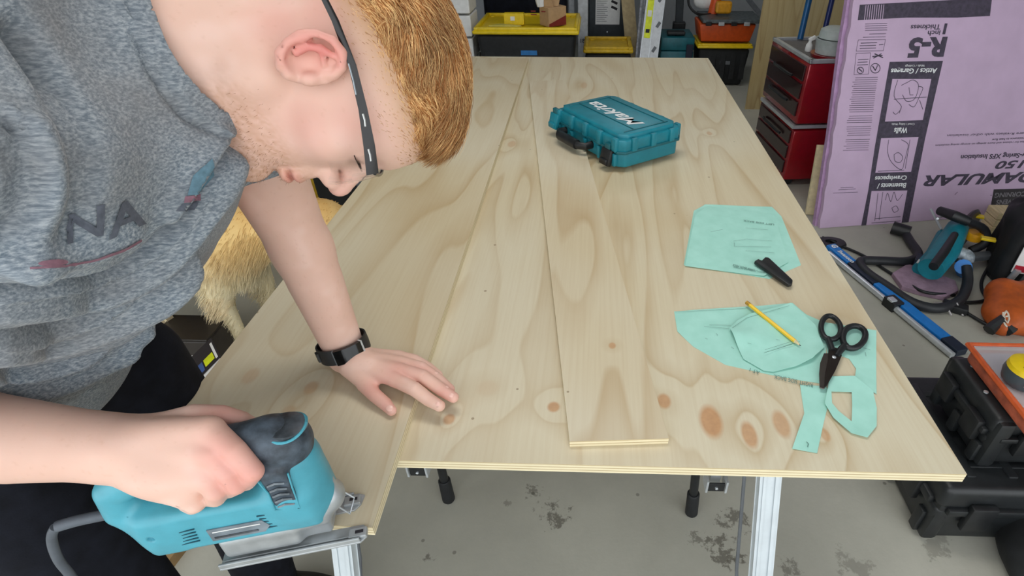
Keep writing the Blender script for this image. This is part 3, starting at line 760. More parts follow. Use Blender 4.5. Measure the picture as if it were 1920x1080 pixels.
# limbs
SHR = C7-U*.05+RT*.165+FT*.04+np.array([-.03, 0, 0]); SHL = W(418, 160, .74)
EL = W(566, 465, .885); WL = GZ(650, 664, TT+T2+.034)
ER = W(-300, 800, .53); WR_ = W(190, 838, .615)
zt = TT+T2
def L(px, py, z): return GZ(px, py, zt+z)
palmL = [
    (cap(L(672, 685, .038), L(742, 712, .026), .0150, .0125), .008), (cap(L(672, 680, .038), L(750, 695, .028), .015, .0125), .010),
    (cap(L(674, 672, .036), L(752, 681, .025), .014, .012), .010), (cap(L(672, 664, .034), L(748, 669, .020), .013, .011), .010),
    (cap(L(655, 690, .032), L(695, 728, .018), .016, .012), .012),
    (ell(L(700, 690, .022), (.034, .030, .014)), .012)]
fingL = [
    ([(742, 712, .026), (778, 730, .024), (803, 749, .012), (824, 761, .0085)], [.0125, .0118, .0108, .0092]),
    ([(750, 695, .028), (792, 706, .027), (828, 731, .013), (850, 745, .0085)], [.0125, .0117, .0108, .0090]),
    ([(752, 681, .025), (790, 690, .024), (822, 712, .012), (843, 730, .008)], [.0120, .0112, .0104, .0088]),
    ([(748, 669, .020), (778, 675, .019), (803, 689, .011), (822, 703, .007)], [.0106, .0098, .0090, .0076]),
    ([(684, 722, .020), (704, 742, .016), (722, 757, .011), (734, 770, .009)], [.0125, .0112, .0105, .0082])]
handL = union([(cap(WL, L(690, 686, .030), .029, .023), .01)]+palmL+[(chain([L(*p) for p in pp], rr), .0035) for pp, rr in fingL])
R_ = lambda x, y, d: W(x, y, d)
palmR = [
    (cap(R_(215, 822, .612), R_(392, 806, .607), .020, .0155), .01), (cap(R_(215, 838, .612), R_(405, 850, .603), .022, .016), .012),
    (cap(R_(215, 855, .612), R_(392, 893, .606), .022, .016), .012), (cap(R_(220, 866, .614), R_(352, 925, .612), .021, .0165), .012),
    (ell(R_(320, 868, .620), (.050, .040, .030)), .012), (cap(R_(260, 812, .63), R_(345, 797, .632), .020, .016), .012)]
fingR = [
    ([(398, 812, .607), (440, 846, .600), (474, 884, .606), (462, 902, .630), (440, 900, .650)], [.0150, .0125, .0115, .0105, .0085]),
    ([(405, 852, .604), (430, 886, .602), (444, 908, .612), (430, 918, .635)], [.0145, .0120, .0112, .0095]),
    ([(390, 893, .606), (404, 920, .606), (405, 932, .620), (392, 934, .640)], [.0140, .0115, .0105, .0090]),
    ([(350, 925, .612), (366, 944, .614), (362, 948, .628), (350, 945, .645)], [.0125, .0105, .0095, .0085]),
    ([(290, 806, .632), (362, 781, .636), (415, 779, .644), (452, 789, .652), (474, 797, .660)], [.0175, .0140, .0120, .0110, .0085])]
handR = union([(cap(WR_, R_(240, 842, .612), .034, .033), .01)]+palmR+[(chain([R_(*p) for p in pp], rr), .0032) for pp, rr in fingR])
armL = union([(chain([SHL, (SHL+EL)/2+np.array([0, 0, 0]), EL], [.062, .055, .043]), .01),
              (chain([EL, EL*.72+WL*.28, EL*.4+WL*.6, WL], [.043, .042, .037, .0315]), .02)])
armR = union([(chain([SHR, (SHR+ER)/2, ER], [.062, .052, .045]), .01), (chain([ER, ER*.7+WR_*.3, ER*.35+WR_*.65, WR_], [.045, .050, .043, .036]), .02)])
armRu = chain([SHR, (SHR+ER)/2, ER], [.062, .052, .045])
torso = union([(ell(C7-U*.17+FT*.030, (.165, .090, .18), TM), .02), (cap(C7-U*.045+RT*.05+FT*.02, SHR, .055, .058), .05), (cap(C7-U*.045-RT*.05+FT*.02, SHL, .055, .055), .05),
               (ell(C7-U*.38+FT*.0, (.145, .085, .15), TM), .05), (ell(C7-U*.52-FT*.01, (.155, .10, .12), TM), .05), (cap(C7, C7-U*.2+FT*.0, .06, .06), .04)])
bodyf = union([(bs(union(head_items), HL(.01, 0, 0), .21, .04), .01), (ear(1), .004), (ear(-1), .004), (bs(torso, C7-U*.28+FT*.05, .42), .045),
               (bs(armL, (SHL+WL)/2, .36), .03), (bs(armR, (SHR+WR_)/2, .36), .03), (bs(handL, L(720, 700, .02), .13), .012), (bs(handR, R_(340, 860, .61), .16), .012)])
allp = np.array([HL(.13, 0, 0), HL(0, .15, 0), HL(-.11, 0, 0), HL(0, 0, .1), HL(0, 0, -.1), SHL, EL, WL, ER, WR_, SHR, C7-U*.66, C7-U*.3-FT*.1, L(860, 760, 0), R_(490, 900, .66)])
lo, hi = allp.min(0)-.09, allp.max(0)+.09
P_, F_ = polygonise(bodyf, lo, hi, .0026)
# fingers rest on the panel
near = (P_[:, 2] < zt+.0004) & (P_[:, 0] > -.45) & (P_[:, 1] > .5); P_[near, 2] = zt+.0004
# albedo painted per vertex: redder ears, nose, knuckles; ginger stubble on the jaw
def loc_(P): return (P-HO)@HR
q = loc_(P_)
def sm(a, b, x): t = np.clip((x-a)/(b-a), 0, 1); return t*t*(3-2*t)
base = np.array(lin(226, 186, 168)[:3]); redc = np.array(lin(216, 130, 122)[:3]); pale = np.array(lin(236, 202, 188)[:3]); stub = np.array(lin(186, 134, 98)[:3])
n1 = vnoise(P_, 28, 1)*.5+vnoise(P_, 75, 2)*.3; n2 = vnoise(P_, 420, 5)
col = base[None]*(1+.05*n1[:, None]) 
def blend(c, w): 
    global col
    w = np.clip(w, 0, 1)[:, None]; col = col*(1-w)+c*w
blend(pale, .5*sm(.0, .5, n1))
earw = np.exp(-((q[:, 0]+.013)**2/.024**2+(q[:, 1]-.008)**2/.034**2))*sm(.074, .082, np.abs(q[:, 2])); rim = sm(.085, .092, np.abs(q[:, 2]))
blend(redc, earw*(.45+.55*rim))
blend(redc, .45*np.exp(-(((q-np.array([.12, -.02, 0]))**2).sum(1))/.016**2))
blend(redc, .30*np.exp(-(((np.abs(q)-np.array([.05, .02, .055]))**2).sum(1))/.03**2))
for pp in [L(745, 700, .03), L(790, 705, .02), L(840, 740, .01), L(730, 765, .01), L(700, 735, .02)]: blend(redc, .45*np.exp(-((P_-pp)**2).sum(1)/.022**2))
for pp in [R_(410, 850, .59), R_(480, 890, .6), R_(430, 915, .6), R_(420, 785, .64)]: blend(redc, .45*np.exp(-((P_-pp)**2).sum(1)/.026**2))
jw = sm(-.035, -.075, q[:, 1]-.25*(q[:, 0]-.05))*sm(-.135, -.115, q[:, 1])*sm(-.03, .02, q[:, 0])*(np.abs(q[:, 2]) < .08)*(q[:, 0] < .13)
jw = np.maximum(jw, .7*sm(-.045, -.052, q[:, 1])*sm(.07, .09, q[:, 0])*(q[:, 0] < .13)*(np.abs(q[:, 2]) < .04)*sm(-.13, -.11, q[:, 1]))
lip = np.exp(-((q[:, 0]-.102)**2/.012**2+(q[:, 1]+.0625)**2/.009**2))*(np.abs(q[:, 2]) < .026)
blend(stub, jw*(.35+.35*n2)); blend(redc*.9, lip*.7)
fr = (vnoise(P_, 300, 9) > .72); blend(stub, fr*.12)
# hair roots tint on the scalp
hairline = lambda q: sm(.035, .080, q[:, 1]+.30*np.maximum(-q[:, 0], 0)-.16*np.maximum(q[:, 0], 0)+.0*q[:, 2])
hl = hairline(q)*(q[:, 1] > -.05)*(np.linalg.norm(q, axis=1) < .2)
blend(np.array(lin(176, 134, 88)[:3]), hl*.8)
sk = newmat('skin'); at = sk.n('ShaderNodeAttribute', attribute_name='Col'); v = sk.obj()
sk.put(sk.b, 'Base Color', at.outputs[0]); sk.b.inputs['Roughness'].default_value = .5; sk.b.inputs['Specular IOR Level'].default_value = .35
sk.b.inputs['Subsurface Weight'].default_value = .12; sk.b.inputs['Subsurface Radius'].default_value = (.012, .005, .003); sk.b.inputs['Subsurface Scale'].default_value = .6
sk.bump(sk.noise(v, 350, 3, .7), .10, .0006)
man = npmesh('person', P_, F_, sk.m, None, True, {'Col': col})
tag(man, 'man in a grey shirt bent over the plywood, one hand on the jigsaw', 'person')
bodytree = BVHTree.FromPolygons([Vector(p) for p in P_], [tuple(f) for f in F_.tolist()])
def cast(tree, px, py):
    r = Vector(ray(px, py)).normalized(); h = tree.ray_cast(Vector(CAM), r); return h
# finger nails
NAIL = mat('finger_nail', (236, 190, 176), .3, var=.03)
def nail(px, py, ang, rx, ry):
    h = cast(bodytree, px, py)
    if h[0] is None: return
    p, n = h[0], h[1]
    d = Vector(AX*math.cos(ang)-AU*math.sin(ang)); d = (d-n*d.dot(n)).normalized(); t = n.cross(d)
    M = basis(p-n*.0012, d, t, n); b = B(); rings = []
    for k, z in ((1., 0), (.9, .0009), (.5, .0016), (.05, .0018)): rings.append([b.bm.verts.new(M @ Vector((rx*k*math.cos(a), ry*k*math.sin(a), z))) for a in np.linspace(0, 2*PI, 17)[:-1]])
    for i in range(3):
        for j in range(16): b.bm.faces.new((rings[i][j], rings[i][(j+1) % 16], rings[i+1][(j+1) % 16], rings[i+1][j]))
    b.bm.faces.new(rings[-1]); b.obj('nail', NAIL, man, True)
for a in ((730, 765, .9, .006, .0055), (846, 741, .5, .0045, .004), (820, 757, .6, .0045, .004), (839, 725, .6, .004, .0035), (818, 699, .6, .0035, .003)): nail(*a)
# eyes: lashes and brow as fine hairs
def strands(name, roots, dirs, lens, curl, w0, m, parent, seg=4, cols=None):
    n = len(roots); roots = np.asarray(roots); dirs = np.asarray(dirs); lens = np.asarray(lens)
    P = []; t = np.linspace(0, 1, seg+1)
    side = np.cross(dirs, rng.normal(size=(n, 3))); side /= np.linalg.norm(side, axis=1)[:, None]+1e-9
    up2 = np.cross(dirs, side); V = np.zeros((n, seg+1, 3, 3))
    for i, tt in enumerate(t):
        c = roots+dirs*(lens*tt)[:, None]+curl*(lens*tt*tt)[:, None]
        w = w0*(1-.8*tt)
        for k in range(3):
            a = 2*PI*k/3; V[:, i, k] = c+(side*math.cos(a)+up2*math.sin(a))*w
    idx = np.arange(n*(seg+1)*3).reshape(n, seg+1, 3); F = []
    for k in range(3):
        k2 = (k+1) % 3; F.append(np.stack([idx[:, :-1, k], idx[:, :-1, k2], idx[:, 1:, k2], idx[:, 1:, k]], -1).reshape(-1, 4))
    o = npmesh(name, V.reshape(-1, 3), np.concatenate(F), m, parent, True, {'Col': np.repeat(cols, (seg+1)*3, axis=0)} if cols is not None else None)
    return tag(o, None, kind='stuff')
def hairmat(name, rough=.45):
    k = newmat(name); a = k.n('ShaderNodeAttribute', attribute_name='Col'); k.put(k.b, 'Base Color', a.outputs[0]); k.b.inputs['Roughness'].default_value = rough; k.b.inputs['Specular IOR Level'].default_value = .4
    return k.m
HM = hairmat('hair_strands')
# skull hair cap, then strands
capf0 = union([(he((-.005, .055, 0), (.098, .083, .076)), .01), (he((.045, .052, 0), (.063, .062, .062)), .03)])
def lump(P): return .0022*vnoise(P, 55, 3)
def thick(q): return sm(.068, .12, q[:, 1]+.32*np.maximum(-q[:, 0], 0)-.10*np.maximum(q[:, 0], 0))
def capf(P):
    q = loc_(P); h = thick(q); return capf0(P)-(-.005+.014*h+.003*sm(.0, .09, q[:, 0])*h)+lump(P)*h
P_, F_ = polygonise(capf, HO-.17, HO+.19, .0035)
q = loc_(P_); keep = (thick(q) > .30); fk = keep[F_].all(1)
us = np.unique(F_[fk]); mp = -np.ones(len(P_), int); mp[us] = np.arange(len(us))
cd_ = lin(150, 108, 60)[:3]; hp = P_[us]; hc_ = np.tile(np.array(cd_), (len(us), 1))*(1+.25*vnoise(hp, 120, 2)[:, None])
hcap = npmesh('hair', hp, mp[F_[fk]], hairmat('hair_base', .7), man, True, {'Col': hc_}); tag(hcap, 'short ginger blond hair, longer on top', kind=None)
def grad(f, P, e=.0015):
    d = f(P); G = np.stack([f(P+e*np.eye(3)[i])-d for i in range(3)], 1); return G/np.linalg.norm(G, axis=1)[:, None]
N_ = 70000
v0 = rng.normal(size=(N_*2, 3)); v0 /= np.linalg.norm(v0, axis=1)[:, None]
pl0 = HO+(v0*np.array([.1, .088, .08])+np.array([0, .055, 0]))@HR.T
for _ in range(5):
    g_ = grad(capf0, pl0); pl0 = pl0-g_*capf0(pl0)[:, None]
q = loc_(pl0); hv = q[:, 1]+.34*np.maximum(-q[:, 0], 0)-.14*np.maximum(q[:, 0], 0)
dens = sm(.012, .070, hv+.007*vnoise(pl0, 60, 8)); kp = (rng.random(len(pl0)) < dens) & (q[:, 2] > -.06); pl0 = pl0[kp][:N_]; q = q[kp][:N_]; hv = hv[kp][:N_]
nn = grad(capf0, pl0); lensf = (.0045+.0285*sm(.050, .120, hv)*(.6+.5*rng.random(len(hv))))*(1+.5*sm(.03, .09, q[:, 0]))
cw = np.stack([.75*np.ones(len(q)), .45*(1-sm(.07, .13, hv))+.05, .0*q[:, 2]], 1)     # comb forward, sides upwards
cl = vnoise(pl0, 45, 11)[:, None]*np.array([0, .55, .3])+vnoise(pl0, 45, 12)[:, None]*np.array([.0, 0, .7])+rng.normal(size=(len(q), 3))*.16
comb = (cw+cl)@HR.T; comb -= nn*(comb*nn).sum(1)[:, None]; comb /= np.linalg.norm(comb, axis=1)[:, None]
th = thick(q); off = -.002+.019*th
rt = pl0+nn*(off*rng.random(len(q))**.6)[:, None]
dr = comb+nn*(.30+.20*th)[:, None]+rng.normal(size=(len(q), 3))*.08; dr /= np.linalg.norm(dr, axis=1)[:, None]
hc = np.array(lin(164, 116, 62)[:3])*(1-rng.random((len(q), 1)))+np.array(lin(222, 182, 124)[:3])*rng.random((len(q), 1))**1.0
mixr = rng.random((len(q), 1)); mixr = mixr**1.5; hc = np.array(lin(154, 92, 38)[:3])*(1-mixr)+np.array(lin(242, 198, 136)[:3])*mixr
clump = vnoise(pl0, 90, 14)[:, None]; hc = hc*(1+.35*clump); fd_ = (1-sm(.04, .07, hv))[:, None]*.35; hc = hc*(1-fd_)+np.array(lin(206, 166, 128)[:3])*fd_
strands('hair_strand', rt, dr, lensf, -nn*.55+HR[:, 0]*.15, (.00028+.00026*sm(.06, .10, hv))[:, None], HM, hcap, 4, hc)
# stubble
v0 = np.array(man.data.vertices[0].co)
mv = np.empty(len(man.data.vertices)*3, np.float32); man.data.vertices.foreach_get('co', mv); mv = mv.reshape(-1, 3).astype(float)
qq = loc_(mv); jj = np.where((qq[:, 1] < -.045) & (qq[:, 1] > -.125) & (qq[:, 0] > .0) & (qq[:, 0] < .12) & (qq[:, 2] > -.01) & (np.abs(qq[:, 2]) < .08) & (qq[:, 1] < -.03-.55*(.06-qq[:, 0])*0))[0]
w_ = sm(-.045, -.085, qq[jj, 1])*sm(.0, .03, qq[jj, 0]); jj = jj[rng.random(len(jj)) < .22*w_]
nb_ = grad(bodyf, mv[jj], .001); dd = nb_*.7+HR[:, 1]*-.45+rng.normal(size=(len(jj), 3))*.2; dd /= np.linalg.norm(dd, axis=1)[:, None]
strands('stubble', mv[jj], dd, .0022+.002*rng.random(len(jj)), nb_*0, .00016, HM, man, 2, np.tile(np.array(lin(150, 96, 52)[:3]), (len(jj), 1)))
# eyebrow and lashes
for s in (1, -1):
    t = rng.random(120); r0 = np.stack([HL(.094-.018*a*a+.004*rng.random(), .046+.006*math.sin(a*2.6)+.003*rng.random(), s*(.012+.036*a)) for a in t])
    strands('eyebrow', r0, np.stack([nrm(HR@np.array([.3, .2, s*1.0])+rng.normal(size=3)*.2) for _ in t]), np.full(120, .008), np.zeros(3), .0002, HM, man, 2, np.tile(np.array(lin(176, 134, 84)[:3]), (120, 1)))
    t = np.linspace(0, 1, 70); r0 = np.stack([HL(.0900-.012*(a-.35)**2*4*.5, .0135-.0, s*(.020+.027*a)) for a in t])
    strands('eyelash', r0, np.stack([nrm(HR@np.array([1., -.5, s*.3*a])) for a in t]), np.full(70, .013), HR[:, 1]*.4, .0006, HM, man, 2, np.tile(np.array(lin(40, 28, 20)[:3]), (70, 1)))
    eb = B(); eb.tube([Vector(HL(.0905-.010*((a-.35)*2)**2, .0125, s*(.020+.028*a))) for a in np.linspace(0, 1, 8)], .0013, 6).obj('eyelid_line', mat('lash_dark', (60, 40, 30), .6), man, True)
# ---- shirt
drape = chain([W(282, 275, .56), W(250, 350, .58), W(200, 450, .60), W(125, 545, .66), W(25, 640, .72)], [.050, .058, .066, .072, .076])
shirt0 = union([(bs(union([(ell(C7-U*.17+FT*.030, (.180, .104, .19), TM), .02), (cap(C7-U*.045+RT*.05+FT*.02, SHR, .072, .072), .05), (cap(C7-U*.045-RT*.05+FT*.02, SHL, .070, .070), .05),
               (ell(C7-U*.38+FT*.0, (.165, .100, .17), TM), .05), (ell(C7-U*.54-FT*.01, (.170, .112, .13), TM), .05)]), C7-U*.28+FT*.05, .42), .01),
    (lambda P: torso(P)-.012, .01), (lambda P: armRu(P)-.016, .01), (cap(W(-40, -60, .44), W(-60, 120, .43), .055), .04), (drape, .05), (cap(SHL, SHL*.62+EL*.38, .070, .066), .02), (cap(SHR, ER, .072, .070), .03), (cap(HL(-.035, -.12, 0), C7, .074, .085), .03)])
def wr(P): return .0022*vnoise(P*np.array([1, 1, 1.6]), 16, 21)+.0012*vnoise(P, 38, 22)
P_, F_ = polygonise(lambda P: shirt0(P)+wr(P), np.minimum(lo, lo)-.04, hi+.04, .0042)
NP, NQ = nrm(AX*.90+AU*.30-AF*.10), W(322, 118, .50)
na, nb2 = HL(-.03, 0, 0), C7-U*.05
def clipg(P):
    plane = (P-NQ)@NP
    ab = nb2-na; t = np.clip((P-na)@ab/(ab@ab), -1, 2); ax = np.linalg.norm(P-na-t[:, None]*ab, axis=1)
    g1 = np.minimum(plane, .135-ax)
    dl = nrm(EL-SHL); g2 = (P-W(486, 322, .79))@dl; g2 = np.where(np.linalg.norm(P-(SHL*.5+EL*.5), axis=1) < .22, np.minimum(g2, .12-np.linalg.norm((P-SHL)-((P-SHL)@dl)[:, None]*dl, axis=1)), -1)
    drr = nrm(ER-SHR); g3 = (P-(SHR*.10+ER*.90))@drr; g3 = np.minimum(g3, .1-np.linalg.norm((P-SHR)-((P-SHR)@drr)[:, None]*drr, axis=1))
    hem = -((P-(C7-U*.60))@nrm(U*.9+FT*.25))
    return np.maximum(np.maximum(g1, g2), np.maximum(g3, hem))
def clip(P, F, g):
    G = g(P); out = G > 0; nin = (~out[F]).sum(1); F = F[nin > 0]
    n = len(P); acc = np.zeros((n, 3)); cnt = np.zeros(n)
    for k in range(4):
        a, b = F[:, k], F[:, (k+1) % 4]
        for x, y in ((a, b), (b, a)):
            m = out[x] & ~out[y]; X, Y = x[m], y[m]; t = G[Y]/(G[Y]-G[X]); t = np.clip(t, 0, 1)[:, None]
            np.add.at(acc, X, P[Y]*(1-t)+P[X]*t); np.add.at(cnt, X, 1)
    P = P.copy(); m = cnt > 0; P[m] = acc[m]/cnt[m][:, None]
    F = F[~((out & ~m)[F]).any(1)]
    us = np.unique(F); mp = np.zeros(n, int); mp[us] = np.arange(len(us)); return P[us], mp[F]
P_, F_ = clip(P_, F_, clipg)
tree = BVHTree.FromPolygons([Vector(p) for p in P_], [tuple(f) for f in F_.tolist()])
Nv = grad(shirt0, P_, .004)
def segdist(P, L):
    d = np.full(len(P), 9.)
    for a, b in zip(L[:-1], L[1:]):
        ab = b-a; t = np.clip((P-a)@ab/(ab@ab+1e-12), 0, 1); d = np.minimum(d, np.linalg.norm(P-a-t[:, None]*ab, axis=1))
    return d
FOLDS = [([(0, 536), (90, 528), (175, 512), (249, 473), (300, 425), (345, 370), (385, 310), (415, 262)], -.008, .009),
         ([(0, 575), (100, 568), (200, 545), (275, 500), (330, 440), (380, 370), (415, 300)], .006, .014),
         ([(0, 625), (100, 605), (200, 575), (290, 520), (350, 445), (395, 370)], -.006, .010),
         ([(0, 660), (100, 645), (210, 610), (290, 560), (350, 495)], .006, .013),
         ([(0, 700), (110, 685), (210, 650), (280, 600), (330, 545)], -.006, .010),
         ([(60, 740), (140, 712), (215, 668), (270, 620)], .005, .010), ([(95, 755), (150, 738), (220, 700)], -.005, .007), ([(150, 752), (180, 712), (200, 690)], -.004, .006),
         ([(0, 432), (35, 412), (58, 370), (60, 320), (42, 262), (15, 232)], -.007, .009), ([(0, 395), (22, 375), (30, 330), (15, 280)], -.005, .007),
         ([(40, 60), (70, 105), (110, 170), (140, 240), (152, 320), (142, 390), (120, 440)], -.008, .013), ([(70, 250), (105, 310), (122, 380), (105, 440), (60, 480)], .006, .014),
         ([(300, 130), (340, 200), (385, 240)], -.0015, .004), ([(240, 0), (262, 90), (300, 165), (350, 225), (400, 250)], -.0018, .0035),
         ([(405, 250), (380, 300), (340, 350), (300, 395)], .004, .008), ([(0, 480), (80, 478), (160, 470), (240, 440)], .004, .014)]
disp = np.zeros(len(P_))
for px_, a_, w_ in FOLDS:
    h = [cast(tree, *p)[0] for p in catmull(px_, 3)]; h = [np.array(x) for x in h if x is not None]
    if len(h) > 1: disp += (3.0 if a_ < 0 else 2.8)*a_*np.exp(-(segdist(P_, h)/(w_*(.8 if a_ < 0 else 1)))**2)
SFOLDS = [([(0, 548), (90, 540), (175, 522), (255, 482), (310, 430), (355, 372), (395, 305), (418, 262)], .013, .030, .004),
          ([(0, 640), (100, 622), (200, 588), (280, 530), (335, 462), (378, 392), (410, 320)], .012, .026, .004),
          ([(0, 715), (110, 696), (205, 655), (270, 600), (318, 540), (352, 480)], .010, .022, .004),
          ([(30, 765), (120, 742), (190, 702), (235, 655)], .007, .016, .003),
          ([(0, 452), (40, 425), (66, 372), (68, 315), (48, 255)], .010, .018, .004), ([(0, 405), (25, 380), (34, 330), (20, 275)], .008, .014, .003)]
qx = (P_-CAM); dz = qx@AF; vx_, vy_ = CX+FPX*(qx@AX)/dz, CY-FPX*(qx@AU)/dz
for px_, a_, wu, wd_ in SFOLDS:
    cl_ = catmull(px_, 3); h = [cast(tree, *p)[0] for p in cl_]; h = [np.array(x) for x in h if x is not None]
    if len(h) < 2: continue
    cl_ = np.array(cl_); i_ = np.argmin((vx_[:, None]-cl_[None, :, 0])**2+(vy_[:, None]-cl_[None, :, 1])**2, axis=1); i_ = np.clip(i_, 0, len(cl_)-2)
    tn = cl_[i_+1]-cl_[i_]; low_ = (tn[:, 0]*(vy_-cl_[i_, 1])-tn[:, 1]*(vx_-cl_[i_, 0])) > 0
    s_ = segdist(P_, h); disp += a_*np.where(low_, np.exp(-(s_/wd_)**2), np.exp(-(s_/wu)**2))
gcl = (P_-NQ)@NP; nk = (gcl > -.016) & (gcl < .02); disp += .0022*nk-.0016*np.exp(-((gcl+.0175)/.0015)**2)
P_ = P_+Nv*disp[:, None]
for _ in range(3): P_ = P_+Nv*np.maximum(0, .013-np.minimum(torso(P_), armRu(P_)))[:, None]
sf = newmat('heather_fabric'); v = sf.obj((1, 1, 1)); mp_ = sf.n('ShaderNodeMapping'); sf.put(mp_, 0, v); mp_.inputs['Rotation'].default_value = (0, .12, 0); mp_.inputs['Scale'].default_value = (70, 330, 520)
st_ = sf.noise(mp_.outputs[0], 1.0, 3, .6); bg_ = sf.noise(v, 9, 3); fi = sf.noise(v, 900, 2)
c1 = sf.ramp(st_, [(.34, lin(94, 108, 121)), (.5, lin(130, 141, 150)), (.66, lin(168, 175, 180))])
c2 = sf.mix(sf.math('MULTIPLY', sf.math('GREATER_THAN', bg_, .0), sf.math('MULTIPLY_ADD', bg_, 1.5, -.42)), c1, lin(118, 112, 108))
sf.put(sf.b, 'Base Color', c2); sf.b.inputs['Roughness'].default_value = .9; sf.b.inputs['Sheen Weight'].default_value = .15; sf.b.inputs['Specular IOR Level'].default_value = .15
sf.bump(sf.math('ADD', st_, sf.math('MULTIPLY', fi, .5)), .35, .001)
shirt = npmesh('shirt', P_, F_, sf.m, man); md = shirt.modifiers.new('thickness', 'SOLIDIFY'); md.thickness = .0022; md.offset = -1
shirt['label'] = 'faded heather grey blue shirt with dark lettering'
tree = BVHTree.FromPolygons([Vector(p) for p in P_], [tuple(f) for f in F_.tolist()])
# print on the shirt: draped onto the cloth
def drape_mesh(name, pts2, faces, m, off=.0018, cuts=True):
    bm = bmesh.new(); vs = [bm.verts.new((x, y, 0)) for x, y in pts2]
    for f in faces:
        try: bm.faces.new([vs[i] for i in f])
        except ValueError: pass
    bmesh.ops.triangulate(bm, faces=bm.faces)
    for _ in range(3):
        le = [e for e in bm.edges if e.calc_length() > 7]
        if le: bmesh.ops.subdivide_edges(bm, edges=le, cuts=1)
        bmesh.ops.triangulate(bm, faces=bm.faces)
    bad = []
    for vtx in bm.verts:
        h = cast(tree, vtx.co.x, vtx.co.y)
        if h[0] is None: bad.append(vtx); continue
        n = h[1] if h[1].dot(Vector(ray(vtx.co.x, vtx.co.y))) < 0 else -h[1]
        vtx.co = h[0]+n*off
    if bad: bmesh.ops.delete(bm, geom=bad, context='VERTS')
    me = bpy.data.meshes.new(name); bm.to_mesh(me); bm.free(); return link(name, me, m, shirt, smooth=True)
SP1 = mat('faded_shirt_print', (84, 88, 98), .9, var=.12, vs=200); SP2 = mat('faded_red_print', (128, 92, 104), .9, var=.1, vs=200); SP3 = mat('faded_teal_print', (90, 120, 134), .9, var=.1, vs=200)
for ch, (x0, y0), an, sz, shr in (('N', (118, 460), -.28, 78, .25), ('A', (205, 447), -.42, 76, .25)):
    vv, ff, w_ = textmesh(ch, sz, 1.6, shr, 1.35); 
    drape_mesh('print', [(x0+x*math.cos(an)+y*math.sin(an), y0+x*math.sin(an)-y*math.cos(an)) for x, y, z in vv], ff, SP1)
el_ = lambda cx, cy, a, b, t, n=20: [(cx+a*math.cos(k*2*PI/n)*math.cos(t)-b*math.sin(k*2*PI/n)*math.sin(t), cy+a*math.cos(k*2*PI/n)*math.sin(t)+b*math.sin(k*2*PI/n)*math.cos(t)) for k in range(n)]
drape_mesh('print', el_(98, 493, 26, 6, -.05), [tuple(range(20))], SP2)
sw = [(58, 505), (120, 501), (180, 488), (230, 470), (262, 452)]; drape_mesh('print', sw+[(x, y-4) for x, y in sw[::-1]], [tuple(range(10))], SP2)
drape_mesh('print', [(362, 330), (398, 298), (402, 330), (375, 362), (352, 366)], [(0, 1, 2, 3, 4)], SP3)
drape_mesh('print', [(348, 368), (378, 364), (376, 376), (345, 380)], [(0, 1, 2, 3)], SP2); drape_mesh('print', [(342, 382), (374, 378), (366, 394), (330, 396)], [(0, 1, 2, 3)], SP1)
# ---- trousers
PV = C7-U*.52-FT*.01; HLg = W(222, 700, .90); 
KL, AL_ = np.array([-.755, .68, .48]), np.array([-.80, .69, .09]); KR, AR_ = np.array([-.765, .43, .48]), np.array([-.80, .42, .09])
TL, TR = W(232, 690, .88), W(70, 960, .79)
tr = union([(ell(PV, (.168, .118, .12), TM), .03), (chain([PV-RT*.08-U*.03, TL, KL, AL_], [.09, .084, .068, .062]), .04), (chain([PV+RT*.08-U*.03, TR, KR, AR_], [.09, .086, .068, .062]), .04)])
P_, F_ = polygonise(lambda P: tr(P)+.004*vnoise(P*np.array([1, 1, .6]), 12, 31), np.array([-1.05, .2, .04]), np.array([-.55, .9, 1.18]), .008)
npmesh('trousers', P_, F_, mat('navy_black_cloth', (20, 22, 30), .9, var=.2, bump=.3, bs=400, spec=.2), man)
for a in (AL_, AR_):
    P_, F_ = polygonise(union([(ell(a+np.array([.05, 0, -.04]), (.14, .048, .05)), .02), (cap(a, a+np.array([0, 0, -.03]), .045), .02)]), a+np.array([-.15, -.08, -.088]), a+np.array([.22, .08, .09]), .008)
    npmesh('shoe', P_, F_, BLKM, man)
# ---- wrist tracker
AXD = nrm(WL-EL); wc = WL*.90+EL*.10+AXD*.004
sidev = nrm(np.cross(AXD, AF)); nrmv = nrm(np.cross(sidev, AXD))
if nrmv@AF > 0: nrmv = -nrmv; 
tw = thing('fitness_band', 'black rubber fitness band on the wrist of the hand pressing the wood', 'watch', wc)
BAND = mat('band_rubber', (26, 27, 30), .5, var=.1)
def ringp(a, r, o): return Vector(sidev*math.cos(a)*r*1.03+nrmv*math.sin(a)*r*.98+AXD*o)
rb = .0392
b_ = B(); n = 48; rr = []
for i in range(n):
    a = 2*PI*i/n; hw = .0135
    rr.append([b_.bm.verts.new(ringp(a, r_, o_)) for r_, o_ in ((rb-.001, -hw), (rb+.0016, -hw), (rb+.0022, 0), (rb+.0016, hw), (rb-.001, hw))])
for i in range(n):
    for k in range(5): b_.bm.faces.new((rr[i][k], rr[(i+1) % n][k], rr[(i+1) % n][(k+1) % 5], rr[i][(k+1) % 5]))
b_.obj('strap', BAND, tw, True)
best = max(np.linspace(0, 2*PI, 73), key=lambda a: (PX(wc+np.array(ringp(a, rb, 0)))[0]))
